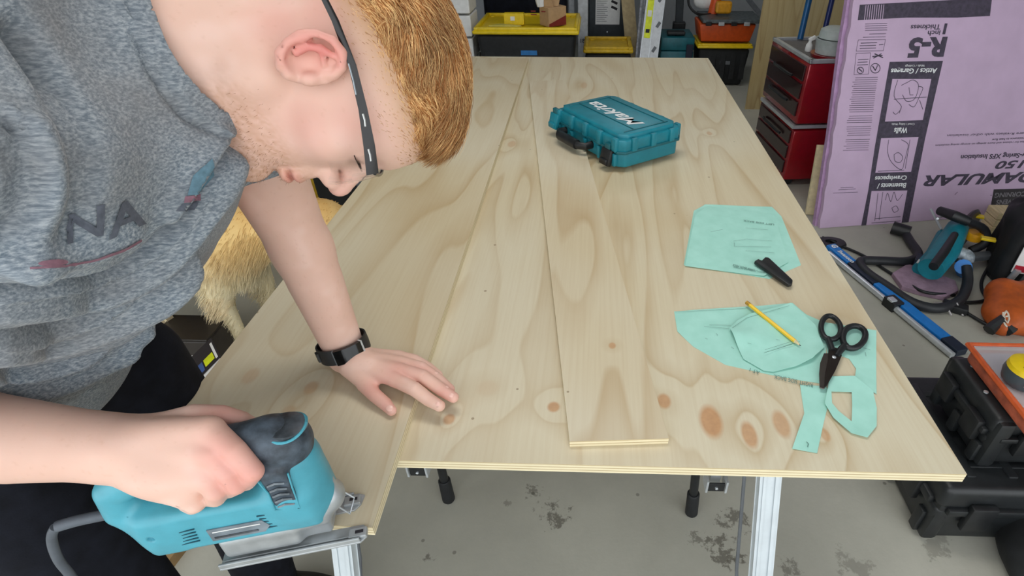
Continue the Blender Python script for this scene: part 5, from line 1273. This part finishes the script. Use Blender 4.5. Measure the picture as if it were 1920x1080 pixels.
ftext('Energy-Saving XFS Insulation', (1952, 286), (1802, 291), 8, bold=.025); ftext('150', (1930, 300), (1868, 303), 13, bold=.03, shear=.25)
ftext('FOAMULAR', (1975, 321), (1735, 330), 18, bold=.035, shear=.3); ftext('Visit us online for rebates and more savings on energy saving insulation', (1950, 263), (1754, 271), 3.5)
ftext('Compare R-values with other insulation', (1945, 247), (1776, 252), 4.5); ftext('R means resistance to heat flow', (1945, 256), (1860, 260), 4)
OWB = mat('dark_brown_print', (46, 40, 44), .6); fpoly([(1863, 355), (1960, 352), (1952, 402), (1854, 406)], OWB)
GW = mat('grey_print', (120, 116, 120), .6); ftext('OWENS', (1913, 373), (1869, 375), 8, GW, .02); ftext('CORNING', (1925, 359), (1866, 362), 8, GW, .02)
lines_ = [(1622, 1663, y) for y in (45, 49, 53, 57)]+[(1630, 1661, 64), (1618, 1660, 70)]
segs = [[(a, y), (b_, y-1)] for a, b_, y in lines_]
for y in range(146, 286, 4):
    if y in (214, 234, 258): continue
    sl = -(y-146)*.13; a = 1598+sl+(6*rng.random()+(14 if y > 200 and y % 12 == 0 else 0)); segs.append([(a, y), (1646+sl-2*rng.random(), y-1)])
segs += [[(1572, 356), (1604, 354)], [(1562, 362), (1608, 360)], [(1576, 352), (1600, 351)]]
flines(segs, .0022, GW if False else PRT)
rb_ = lambda x0, y0, x1, y1: [[(x0, y0), (x1, y0-1)], [(x1, y0-1), (x1-4, y1-1)], [(x1-4, y1-1), (x0-4, y1)], [(x0-4, y1), (x0, y0)]]
flines(rb_(1609, 75, 1660, 96)+rb_(1605, 100, 1632, 140), .0018); flines([[(1614, 81), (1644, 80)], [(1612, 86), (1642, 85)], [(1612, 91), (1642, 90)], [(1648, 84), (1656, 83)], [(1609, 112), (1628, 111)], [(1608, 117), (1626, 116)], [(1607, 122), (1627, 121)]], .003)
ring_ = lambda cx, cy, r: [[(cx+r*math.cos(a), cy+r*math.sin(a)) for a in np.linspace(0, 2*PI, 15)]]
flines(ring_(1641, 128, 9)+ring_(1613, 132, 6), .0035); flines([[(1636, 124), (1641, 132), (1645, 123)], [(1610, 129), (1616, 134)], [(1636, 106), (1654, 104)], [(1640, 101), (1655, 108)], [(1638, 109), (1652, 101)]], .005)
flines([[(1790, 365), (1795, 360)], [(1857, 366), (1859, 366)]], .003)
# ================================================================ floor clutter on the right
def hose(name, pts, r, m, label=None, cat=None, parent=None, n=10, sub=6):
    P3 = [GZ(x, y, z) for x, y, z in pts]; o0 = P3[0]; b = B(); c = catmull([p-o0 for p in P3], sub); b.tube([Vector(p) for p in c], r, n)
    o = b.obj(name, m, parent, True); 
    if parent is None: o.location = o0
    if label: tag(o, label, cat)
    return o
HOSE = mat('hose_black', (34, 36, 40), .5, var=.1); BLU = mat('bright_blue', (20, 120, 200), .4, var=.05); NAVY = mat('dark_navy_plastic', (22, 34, 52), .5)
hose('vacuum_hose', [(1692, 428, .03), (1706, 452, .03), (1722, 478, .03), (1700, 490, .03), (1650, 489, .03), (1614, 490, .025), (1622, 508, .025), (1665, 538, .025), (1712, 568, .025), (1760, 578, .025), (1800, 562, .03), (1814, 530, .05), (1812, 500, .09)], .022, HOSE, 'thick black vacuum hose looping on the floor round the teal saw', 'hose', n=14)
q = GZ(1692, 432, .04); B_ = B().tube([(-.04, .03, 0), (.03, -.02, .0)], [.034, .032], 14).obj('hose_cuff', BLK, None, True); B_.location = q; tag(B_, 'black cuff at the free end of the vacuum hose by the foam', 'hose cuff')
hose('power_cable', [(1542, 445, .01), (1560, 452, .012), (1580, 462, .01), (1620, 480, .01), (1660, 506, .01), (1700, 530, .012), (1735, 548, .03), (1790, 553, .01)], .007, BLK, 'thin black cable inside the hose loop, with white tags', 'cable')
q = GZ(1722, 546, .03)
hose('power_cable', [(1920, 552, .01), (1880, 553, .01), (1840, 565, .01), (1805, 568, .01)], .008, BLK, 'black cable crossing to the right edge above the orange glove', 'cable')
hose('power_cable', [(1853, 500, .02), (1840, 530, .01), (1848, 556, .01), (1880, 578, .01), (1900, 590, .01)], .007, BLK, 'black cable hanging down left of the black tool bag', 'cable')
hose('power_cable', [(1790, 572, .02), (1815, 588, .01), (1840, 603, .01), (1858, 612, .01)], .007, BLK, 'short black cable from the plug to the orange glove', 'cable')
q = GZ(1787, 583, .0); o = thing('plug', 'black plug with clear strap clips on the floor left of the glove', 'plug', q)
B().box((0, 0, .02), (.10, .05, .036), Matrix.Rotation(-.5, 4, 'Z'), .008).obj('plug_body', BLK, o, True)
for x in (-.05, .0): B().tube([(x-.01, .05, .006), (x, .0, .042), (x+.02, -.04, .006)], .004, 6).obj('clip', mat('clear_clip', (190, 186, 186), .3), o, True)
q = GZ(1556, 459, .0); o = B().lathe([(.05, 0), (.055, .01), (.05, .02), (.02, .022), (.02, .004)], 20, Matrix.Scale(1.5, 4, (1, 0, 0))).obj('rubber_disc', BLK, None, True); o.location = q; tag(o, 'black oval rubber foot at the upper end of the blue bar', 'rubber foot')
# blue and silver bar
a, c = GZ(1551, 462, .022), GZ(1797, 662, .022); d = nrm(c-a); Lb_ = np.linalg.norm(c-a); px_ = np.cross(d, (0, 0, 1.))
t = thing('bar_clamp', 'blue and silver aluminium bar lying diagonally on the floor right of the sheet', 'bar', (a+c)/2-np.array([0, 0, .022])); R4 = basis((0, 0, 0), d, np.cross((0, 0, 1.), d), np.array([0, 0, 1.]))
cross = np.cross((0, 0, 1.), d)
def seg(u0, u1, off, w, h, m, nm, z=.018):
    B().box(d*Lb_*((u0+u1)/2-.5)+cross*off+np.array([0, 0, z]), (Lb_*(u1-u0), w, h), R4, .004).obj(nm, m, t)
seg(.0, .20, .018, .052, .03, BLU, 'blue_sleeve'); seg(.20, .42, .018, .052, .028, NAVY, 'dark_sleeve'); seg(.42, .90, .018, .052, .03, BLU, 'blue_sleeve'); seg(.90, 1.0, .018, .055, .034, NAVY, 'end_cap')
B().tube([Vector(d*Lb_*-.44-cross*.026+np.array([0, 0, .016])), Vector(d*Lb_*.5-cross*.026+np.array([0, 0, .016]))], .014, 12).obj('silver_tube', SIL, t, True)
seg(.55, .63, -.018, .055, .05, BLK, 'clamp_body'); seg(.57, .61, -.030, .030, .056, SIL, 'clamp_plate', .022)
text_on('lettering', 'Swanson', WTX, t, basis(d*Lb_*-.42+cross*.006+np.array([0, 0, .0342]), d, cross, np.array([0, 0, 1.])), .032, .001)
text_on('lettering', 'G', WTX, t, basis(d*Lb_*-.488+cross*.008+np.array([0, 0, .0342]), d, cross, np.array([0, 0, 1.])), .04, .002)
# pink foam scrap
q = [GZ(x, y, .012) for x, y in ((1672, 515), (1700, 498), (1740, 508), (1790, 530), (1796, 548), (1770, 560), (1730, 552), (1690, 540))]; c0 = np.mean(q, 0)
o = B().prism([tuple((p-c0)[:2]) for p in q], 0, .024, bev=.003).obj('foam_scrap', mat('pink_foam_dull', (150, 124, 142), .75, var=.1)); o.location = (c0[0], c0[1], .0); tag(o, 'pink foam scrap lying inside the hose loop', 'foam')
# teal track saw
c0 = GZ(1768, 492, 0); t = thing('circular_saw', 'teal circular saw with clear guard standing on the floor by the foam board', 'power saw', c0, -.9+PI)
u = lambda px, py, z: tuple((Matrix.Rotation(.9-PI, 4, 'Z') @ Vector(GZ(px, py, z)-c0)))
B().tube([u(1745, 505, .10), u(1772, 470, .12), u(1795, 428, .13)], [.055, .062, .05], 16).obj('motor_housing', TEAL, t, True)
B().tube([u(1722, 505, .05), u(1750, 478, .07), u(1768, 440, .09)], [.03, .035, .03], 12).obj('side_housing', TEAL, t, True)
B().tube([u(1750, 500, .17), u(1772, 470, .19), u(1790, 440, .18)], [.02, .02, .016], 10).obj('rubber_strip', BLK, t, True)
B().tube([u(1762, 395, .20), u(1790, 405, .22), u(1815, 415, .20)], [.022, .026, .024], 12).obj('rear_handle', BLK, t, True)
B().tube(catmull([u(1815, 415, .20), u(1845, 430, .16), u(1848, 455, .10), u(1820, 470, .06)], 4), .02, 12).obj('hose_bend', HOSE, t, True)
B().lathe([(.10, -.012), (.11, 0), (.10, .012)], 28, Matrix.Translation(u(1812, 430, .10)) @ Matrix.Rotation(PI/2, 4, 'Y')).obj('blade_guard', mat('dark_guard', (60, 50, 54), .4), t, True)
B().lathe([(.035, -.02), (.04, 0), (.035, .02)], 16, Matrix.Translation(u(1827, 442, .12))).obj('adjuster_knob', mat('amber', (226, 160, 20), .4), t, True)
for px, py in ((1832, 405), (1853, 448)): B().box(u(px, py, .17), (.06, .03, .012), Matrix.Rotation(.5, 4, 'Z'), .002).obj('warning_mark', YEL, t)
for A_, B__ in (((1745, 392), (1765, 430)), ((1765, 400), (1775, 395)), ((1758, 410), (1772, 402))): B().tube([u(*A_, .18), u(*B__, .12)], .006, 8).obj('guide_rod', SIL, t, True)
B().box(u(1737, 492, .05), (.10, .07, .04), Matrix.Rotation(.3, 4, 'Z'), .006).obj('battery', NAVY, t); 
for k, px in enumerate((1722, 1730)): B().box(u(px, 490, .078), (.008, .035, .004), Matrix.Rotation(.2, 4, 'Z')).obj('battery_label', WHT, t)
B().box(u(1744, 491, .075), (.035, .035, .006), Matrix.Rotation(.3, 4, 'Z')).obj('battery_window', mat('pale_blue_label', (150, 180, 196), .4), t)
P_, F_ = polygonise(union([(ell(arr(0, 0, 0), arr(.05, .035, .03)), .01), (ell(arr(.03, .02, .01), arr(.03, .03, .03)), .02)]), (-.1, -.1, -.1), (.1, .1, .1), .008); o = npmesh('clear_bag', P_+vnoise(P_, 40, 2)[:, None]*.008, F_, mat('clear_wrap', (150, 160, 166), .25, var=.3), t); o.location = u(1808, 478, .08)
B().tube([u(1808, 508, .03), u(1806, 500, .09)], .035, 14).obj('blue_coupling', BLU, t, True)
B().box(u(1825, 482, .06), (.20, .045, .03), Matrix.Rotation(1.1, 4, 'Z'), .006).obj('guide_plate', GRY, t)
# wooden block behind
q = GZ(1875, 430, 0); o = thing('wood_block_stack', 'small stack of pale wooden blocks behind the teal circular saw', 'wood', q)
for k in range(3): B().box((.0, 0, .02+k*.042), (.17, .10, .038), bev=.003).obj('block', WD, o)
# black bag with red and white label
c0 = GZ(1930, 545, 0); t = thing('tool_bag', 'black tool bag with a red and white label at the right edge', 'tool bag', c0+np.array([.10, .1, 0]), -.35)
P_, F_ = polygonise(union([(rbox(arr(0, 0, .17), arr(.22, .15, .17), r=.05), .02), (cap(arr(-.18, 0, .30), arr(-.10, .02, .46), .05, .035), .04), (cap(arr(-.19, -.05, .02), arr(-.19, .05, .3), .03), .03)]), (-.3, -.25, -.03), (.3, .25, .55), .012)
npmesh('body', P_+vnoise(P_, 12, 8)[:, None]*.012, F_, BLKM, t)
B().tube(catmull([(-.12, -.08, .33), (-.16, -.05, .5), (-.05, 0, .6), (.1, 0, .55), (.15, 0, .34)], 6), .016, 8).obj('handle', BLKM, t, True)
Mb = basis((-.10, -.166, .17), (1, 0, 0), (0, 0, 1), (0, -1, 0)); B().box((0, 0, 0), (.16, .14, .006), Mb, .001).obj('label_card', WHT, t)
B().box((0, -.005, .004), (.15, .03, .003), Mb @ Matrix.Translation((0, -.05, 0))).obj('label_band', mat('label_red', (170, 20, 44), .5), t); B().box((0, 0, .004), (.07, .025, .003), Mb @ Matrix.Translation((-.035, .05, 0))).obj('label_band', mat('label_red', (170, 20, 44), .5), t)
for k in range(3): B().box((0, 0, .004), (.10, .004, .002), Mb @ Matrix.Translation((.01, .02-k*.013, 0))).obj('label_line', GRY, t)
for k in range(3): B().tube([(-.17+k*.05, -.17, .06), (-.16+k*.05, -.175, .12)], .014, 10).obj('socket', (SIL, GRY, SIL)[k], t, True)
# orange leather glove-like sheath
c0 = GZ(1905, 628, 0); t = thing('leather_sheath', 'orange brown leather pouch with a pale stitched emblem at the right edge', 'pouch', c0+np.array([.04, .05, 0]))
LEA = mat('orange_leather', (182, 84, 24), .55, var=.1, bump=.2, bs=150)
P_, F_ = polygonise(union([(cap(arr(-.10, -.03, .035), arr(.0, .16, .06), .045, .07), .02), (cap(arr(.0, -.02, .05), arr(.12, .14, .06), .06, .08), .05), (ell(arr(.03, .04, .04), arr(.17, .10, .06)), .04)]), (-.25, -.2, -.06), (.3, .35, .2), .01)
P_[:, 2] = np.maximum(P_[:, 2], .0); npmesh('pouch', P_, F_, LEA, t); ltree = BVHTree.FromPolygons([Vector(p) for p in P_], [tuple(f) for f in F_.tolist()])
def on_l(px, py):
    r = Vector(ray(px, py)).normalized(); h = ltree.ray_cast(Vector(CAM)-Vector(t.location), r); return h[0]
CRM = mat('cream_stitch', (226, 214, 196), .6)
for pts in ([(1885, 585), (1882, 592), (1884, 600), (1889, 606), (1892, 598), (1890, 588), (1886, 583)], [(1881, 586), (1880, 598), (1884, 608), (1888, 613)], [(1885, 594), (1890, 593)]):
    pp = [on_l(*p) for p in pts]; pp = [p for p in pp if p is not None]
    if len(pp) > 1: B().tube(pp, .004, 6).obj('emblem_stitch', CRM, t, True)
B().tube([(-.17, -.06, .03), (-.12, -.03, .06), (-.08, -.07, .03)], .025, 8).obj('dark_strap', BLK, t, True)
# ---- black cases, right foreground
CASE = mat('case_black', (28, 31, 33), .42, var=.12, bump=.2, bs=400)
xl = GY(1745, 900, .93)[0]+.035
def ruggedcase(label, x0, x1, y0, y1, z0, z1):
    t = thing('rugged_case', label, 'tool case', ((x0+x1)/2, (y0+y1)/2, z0)); w, d, h = x1-x0, y1-y0, z1-z0
    B().box((0, 0, h*.33), (w, d, h*.62), bev=.018, seg=3, taper=.93).obj('lower_body', CASE, t, True)
    B().box((0, 0, h*.82), (w*1.0, d*1.0, h*.34), bev=.02, seg=3).obj('lid', CASE, t, True)
    for x in (-w*.34, -w*.12, w*.12, w*.34): B().box((x, 0, h*.985), (w*.05, d*.8, h*.06), bev=.004).obj('lid_rib', CASE, t, True)
    for y in (-d*.30, d*.30): B().box((0, y, h*.98), (w*.85, d*.05, h*.05), bev=.003).obj('lid_rib', CASE, t, True)
    B().box((-w*.5, 0, h*.66), (.022, d*.86, h*.12), bev=.006).obj('side_rail', CASE, t, True); B().box((0, -d*.5, h*.64), (w*.9, .022, h*.10), bev=.006).obj('front_rail', CASE, t, True)
    for y in (-d*.26, d*.26): B().box((-w*.5-.010, y, h*.6), (.022, .06, h*.38), bev=.006).obj('latch', BLK, t, True)
    for x in (-w*.28, w*.28): B().box((x, -d*.5-.010, h*.58), (.07, .022, h*.40), bev=.006).obj('latch', BLK, t, True)
    for x in (-w*.44, w*.44):
        for y in (-d*.44, d*.44): B().box((x, y, h*.5), (.045, .045, h*.9), bev=.012).obj('corner_guard', CASE, t, True)
    for y in (-d*.4, 0, d*.4): B().box((-w*.49, y, h*.25), (.02, .03, h*.36), bev=.005).obj('side_fin', CASE, t, True)
    for x, y in ((-w*.42, d*.30), (-w*.46, -d*.1)): B().lathe([(.006, 0), (.006, .003), (.003, .004)], 8, Matrix.Translation((x, y, h*1.0))).obj('rivet', SIL, t, True)
    return t
ruggedcase('large black rugged tool case on the floor near the right table corner', xl, xl+.50, .90, 1.33, 0, .25)
org0 = GZ(1818, 643, .50)
x2 = org0[0]
ruggedcase('upper black rugged tool case carrying the orange organizer', x2-.02, x2+.44, .97, org0[1]+.02, .257, .44)
t = thing('parts_organizer', 'orange framed clear lidded parts organizer on the upper black case', 'organizer', (x2+.20, (org0[1]+.80)/2, .4405)); w, d = .40, org0[1]-.80
b = B(); rr = .0085; z = .052
B().box((0, 0, .024), (w*.97, d*.97, .044), bev=.01).obj('tray', mat('orange_tray', (180, 92, 66), .4, var=.2), t, True)
b.tube([(-w/2, -d/2, z), (-w/2, d/2, z), (w/2, d/2, z), (w/2, -d/2, z), (-w/2, -d/2, z)], rr, 10); b.obj('orange_frame', mat('orange_frame', (214, 96, 48), .4), t, True)
CLR = newmat('clear_lid'); CLR.b.inputs['Base Color'].default_value = (.75, .72, .74, 1); CLR.b.inputs['Roughness'].default_value = .15; CLR.b.inputs['Alpha'].default_value = .35
B().box((0, 0, z+.002), (w*.96, d*.96, .004), bev=.001).obj('clear_lid', CLR.m, t)
for k in range(4):
    for j in range(3): B().box((-w*.36+k*w*.24, -d*.3+j*d*.3, .0475), (w*.20, d*.25, .006), bev=.002).obj('bin_content', (mat('bin_grey', (150, 146, 160), .5), mat('bin_pink', (186, 128, 116), .5), mat('bin_lilac', (160, 152, 176), .4))[(k+j) % 3], t)
B().box((-.02, d*.36, z+.008), (.03, .10, .012), bev=.003).obj('red_latch', mat('red_ring', (176, 20, 40), .4), t)
# tape measure / drill puck
q = GZ(1912, 700, .52); t = thing('tape_measure', 'round yellow and black tape measure on the orange organizer', 'tape measure', (q[0]+.005, q[1]-.01, .4985))
B().lathe([(.036, 0), (.046, .008), (.050, .03), (.046, .052), (.040, .056)], 28).obj('body', mat('graphite_grey', (62, 70, 76), .35), t, True)
B().lathe([(.041, .045), (.0475, .046), (.045, .058), (.036, .062), (.01, .063)], 28).obj('yellow_shell', YEL, t, True)
B().box((0, -.02, .0635), (.055, .016, .002)).obj('nameplate', BLK, t); text_on('lettering', 'DEWALT', YEL, t, basis((-.026, -.025, .0648), (1, 0, 0), (0, 1, 0), (0, 0, 1)), .013, .0005)
B().box((-.02, -.048, .03), (.02, .01, .01), bev=.002).obj('white_block', WHT, t)  # small white block on the front of the body
# black bag bottom right
q = GZ(1905, 1040, .06); P_, F_ = polygonise(union([(ell(arr(0, 0, .07), arr(.13, .14, .09)), .02), (cap(arr(-.06, .10, .10), arr(.02, .14, .12), .03), .03), (cap(arr(-.07, .08, .05), arr(-.08, -.1, .05), .04), .03)]), (-.25, -.25, -.03), (.25, .25, .25), .009)
P_ = P_+vnoise(P_, 16, 4)[:, None]*.016; P_[:, 2] = np.maximum(P_[:, 2], 0)
t = thing('soft_bag', 'crumpled black soft bag on the floor in the bottom right corner', 'bag', (q[0]+.10, q[1]-.03, 0)); npmesh('bag', P_, F_, BLKM, t)
B().tube([(-.05, -.07, .15), (-.04, -.08, .155), (-.045, -.1, .14)], .004, 6).obj('zip_pull', WHT, t, True)

# ================================================================ left side
# dog
DG = newmat('golden_coat'); a = DG.n('ShaderNodeAttribute', attribute_name='Col'); DG.put(DG.b, 'Base Color', a.outputs[0]); DG.b.inputs['Roughness'].default_value = .85; DG.b.inputs['Specular IOR Level'].default_value = .2
DY = 1.68; dx = lambda px: GY(px, 480, DY)[0]
xf = GY(452, 580, DY)[0]                                       # front leg
D_ = lambda x, y, z: arr(xf+x, DY+y, z)
dogf = union([
    (ell(D_(-.20, .02, .50), (.33, .135, .145)), .02), (ell(D_(.02, .0, .49), (.17, .135, .17)), .06), (ell(D_(-.50, .02, .50), (.18, .13, .15)), .06),
    (cap(D_(.10, 0, .52), D_(.30, .02, .56), .115, .085), .06), (ell(D_(.40, .02, .57), (.11, .085, .08)), .04), (cap(D_(.46, .02, .545), D_(.575, .02, .50), .045, .033), .03), (ell(D_(.595, .02, .505), (.018, .016, .014)), .008),
    (cap(D_(.37, -.065, .59), D_(.36, -.095, .50), .020, .028), .015), (cap(D_(.37, .105, .59), D_(.36, .135, .50), .020, .028), .015),
    (chain([D_(.03, -.07, .42), D_(.00, -.08, .27), D_(.01, -.08, .15), D_(.00, -.08, .04)], [.065, .040, .029, .030]), .03), (cap(D_(.00, -.08, .03), D_(.05, -.08, .028), .030, .026), .015),
    (chain([D_(.05, .09, .42), D_(.06, .10, .27), D_(.05, .10, .15), D_(.04, .10, .04)], [.065, .040, .029, .030]), .03), (cap(D_(.04, .10, .03), D_(.09, .10, .028), .030, .026), .015),
    (chain([D_(-.52, -.07, .45), D_(-.46, -.08, .32), D_(-.60, -.08, .20), D_(-.585, -.08, .04)], [.085, .055, .032, .030]), .03), (cap(D_(-.585, -.08, .03), D_(-.53, -.08, .028), .03, .026), .015),
    (chain([D_(-.54, .10, .45), D_(-.50, .11, .32), D_(-.64, .11, .20), D_(-.625, .11, .04)], [.085, .055, .032, .030]), .03), (cap(D_(-.625, .11, .03), D_(-.57, .11, .028), .03, .026), .015),
    (chain([D_(-.66, .02, .54), D_(-.80, .03, .50), D_(-.93, .04, .42)], [.05, .055, .035]), .03)])
P_, F_ = polygonise(dogf, D_(-1.05, -.25, -.01), D_(.70, .28, .85), .010)
def dogcol(P):
    q = P-D_(0, 0, 0); g = np.array(lin(236, 202, 138)[:3]); cr = np.array(lin(248, 234, 196)[:3]); dk = np.array(lin(214, 160, 84)[:3])
    w = sm(.58, .34, q[:, 2]+.05*vnoise(P, 7, 2))[:, None]; c = g*(1-w)+cr*w; w2 = (sm(.56, .66, q[:, 2])*.7+.3*(vnoise(P, 9, 5) > .3))[:, None]*.6; return c*(1-w2)+dk*w2
dog = npmesh('dog', P_, F_, DG.m, None, True, {'Col': dogcol(P_)}); tag(dog, 'golden long haired dog standing on the floor beyond the man, behind his arm', 'dog')
g_ = grad(dogf, P_, .004); vis = (g_[:, 1] < .5) & (P_[:, 0] > xf-.75) & (P_[:, 2] > .06); ids = np.where(vis)[0]; ids = rng.choice(ids, 26000)
rr = P_[ids]+rng.normal(size=(len(ids), 3))*.003; gn = g_[ids]; low = sm(.44, .32, rr[:, 2])*sm(.18, .3, rr[:, 2]); chest = np.exp(-((rr[:, 0]-xf-.12)**2/.10**2))*sm(.5, .4, rr[:, 2])
dirs = gn*.35+np.array([-.75, 0, -.55])+np.stack([vnoise(rr, 12, 3), vnoise(rr, 12, 4), vnoise(rr, 12, 6)], 1)*.5+rng.normal(size=(len(ids), 3))*.12; dirs /= np.linalg.norm(dirs, axis=1)[:, None]
ln = .022+.02*rng.random(len(ids))+.02*low*rng.random(len(ids))+.022*chest*rng.random(len(ids)); ln[rr[:, 2] < .2] *= .5
strands('fur', rr-gn*.002, dirs, ln, np.array([0, 0, -.25])+gn*0, .0011, DG.m, dog, 3, dogcol(rr)*(.88+.24*rng.random((len(ids), 1))))
for s in (-.05, .09): P_, F_ = polygonise(ell(arr(0, 0, 0), arr(.011, .011, .011)), (-.02,)*3, (.02,)*3, .004); e = npmesh('eye', P_, F_, INK, dog); e.location = D_(.475, s, .58)
P_, F_ = polygonise(ell(arr(0, 0, 0), arr(.018, .019, .014)), (-.03,)*3, (.03,)*3, .004); e = npmesh('nose', P_, F_, INK, dog); e.location = D_(.607, .02, .51)
# yellow sack behind the dog
q = GY(520, 375, 2.3); t = thing('yellow_sack', 'yellow sack with black lettering behind the dog', 'sack', (q[0]-.17, 2.70, 0))
P_, F_ = polygonise(union([(rbox(arr(0, 0, .35), arr(.30, .10, .35), r=.06), .02), (ell(arr(0, -.02, .25), arr(.27, .15, .24)), .05)]), (-.4, -.25, -.03), (.4, .25, .8), .014)
P_ = P_+vnoise(P_, 9, 6)[:, None]*.012; P_[:, 2] = np.maximum(P_[:, 2], 0); npmesh('sack', P_, F_, mat('sack_yellow', (206, 164, 24), .5, var=.08), t)
st_ = BVHTree.FromPolygons([Vector(p) for p in P_], [tuple(f) for f in F_.tolist()])
def on_s(px, py):
    r = Vector(ray(px, py)).normalized(); h = st_.ray_cast(Vector(CAM)-Vector(t.location), r); return h[0]
for pts, w in (([(424, 366), (420, 376), (424, 386), (434, 386), (438, 376), (434, 366), (426, 364)], .012), ([(420, 356), (431, 349)], .008), ([(438, 362), (446, 384)], .010), ([(590, 322), (592, 323)], .006), ([(604, 340), (606, 380)], .006)):
    pp = [on_s(*p) for p in pts]; pp = [p for p in pp if p is not None]
    if len(pp) > 1: B().tube(pp, w, 6).obj('lettering_stroke', INK, t)
# black box behind the nose
q = GY(650, 380, 2.45); o = thing('speaker_box', 'black box with a grey side standing past the man\'s nose, beside the table', 'box', (q[0]+.03, 2.55, 0)); B().box((-.04, 0, .28), (.20, .3, .56), bev=.01).obj('front', BLK, o); B().box((.09, 0, .28), (.06, .3, .55), bev=.01).obj('side_panel', GRY, o)
# dark cabinet, panel and product box left of the table
A_, B1, D1 = GZ(388, 640, .22), GZ(428, 594, .22), GZ(345, 572, .22)
o = thing('dark_storage_box', 'dark brown low box on the floor under the dog', 'box', (A_[0], A_[1], 0)); quadbox(B(), A_*0, (B1-A_), (D1-A_), 0, .215, .004).obj('box', mat('dark_brown_box', (48, 42, 38), .5), o); quadbox(B(), A_*0, (B1-A_), (D1-A_), .217, .225, .002).obj('lid', mat('brown_black_lid', (38, 33, 30), .4), o)
b_, t_ = GZ(348, 640, .02), GZ(300, 575, .30); 
o = thing('framed_panel', 'beige panel with a cream wooden frame edge beside the dark box', 'panel', b_); dd = nrm(t_-b_); Lp = np.linalg.norm(t_-b_)*1.5
sd = nrm(np.cross(dd, AF)); nn_ = np.cross(sd, dd)
Mx = basis((0, 0, 0), sd, nn_, dd)
B().box(Mx @ Vector((.04, 0, Lp/2)), (.09, .012, Lp), Mx, .001).obj('panel', mat('beige_panel', (170, 152, 120), .7), o); B().box(Mx @ Vector((-.012, -.004, Lp/2)), (.022, .024, Lp), Mx, .001).obj('frame', mat('cream_wood', (226, 208, 172), .6), o)
A_, B1, D1 = GZ(372, 722, .30), GZ(420, 672, .30), GZ(352, 673, .30)
o = thing('product_box', 'white and black printed product box left of the table edge', 'box', (A_[0], A_[1], 0)); quadbox(B(), A_*0, (B1-A_), (D1-A_), 0, .30, .002).obj('carton', WHT, o)
def qd(u0, u1, v0, v1, m, nm): e1_, e2_ = (B1-A_), (D1-A_); b = B(); b.bm.faces.new([b.bm.verts.new(Vector(e1_*u+e2_*v+np.array([0, 0, .3012+(0 if nm == 'black_print' else .001)]))) for u, v in ((u0, v0), (u1, v0), (u1, v1), (u0, v1))]); b.obj(nm, m, o)
qd(.08, .92, .12, .95, INK, 'black_print'); qd(.4, .75, .25, .5, mat('lime_print', (216, 226, 30), .5), 'lime_sticker'); qd(.12, .35, .2, .5, mat('blue_sticker', (60, 90, 150), .5), 'blue_sticker'); qd(.78, .86, .2, .8, WHT, 'white_line')
# wooden stick under the saw and dark shoe-like rag
a, c = GZ(312, 1040, .03), GZ(262, 1104, .03); o = thing('wood_stick', 'brown wooden batten on the floor under the jigsaw', 'wood', (a[0], a[1], 0)); dd = nrm((c-a)*[1, 1, 0])
B().box(Vector(dd*.10)+Vector((0, 0, .016)), (.34, .045, .03), basis((0, 0, 0), dd, np.cross((0, 0, 1.), dd), np.array([0, 0, 1.])), .003).obj('batten', mat('brown_batten', (150, 122, 82), .7), o)
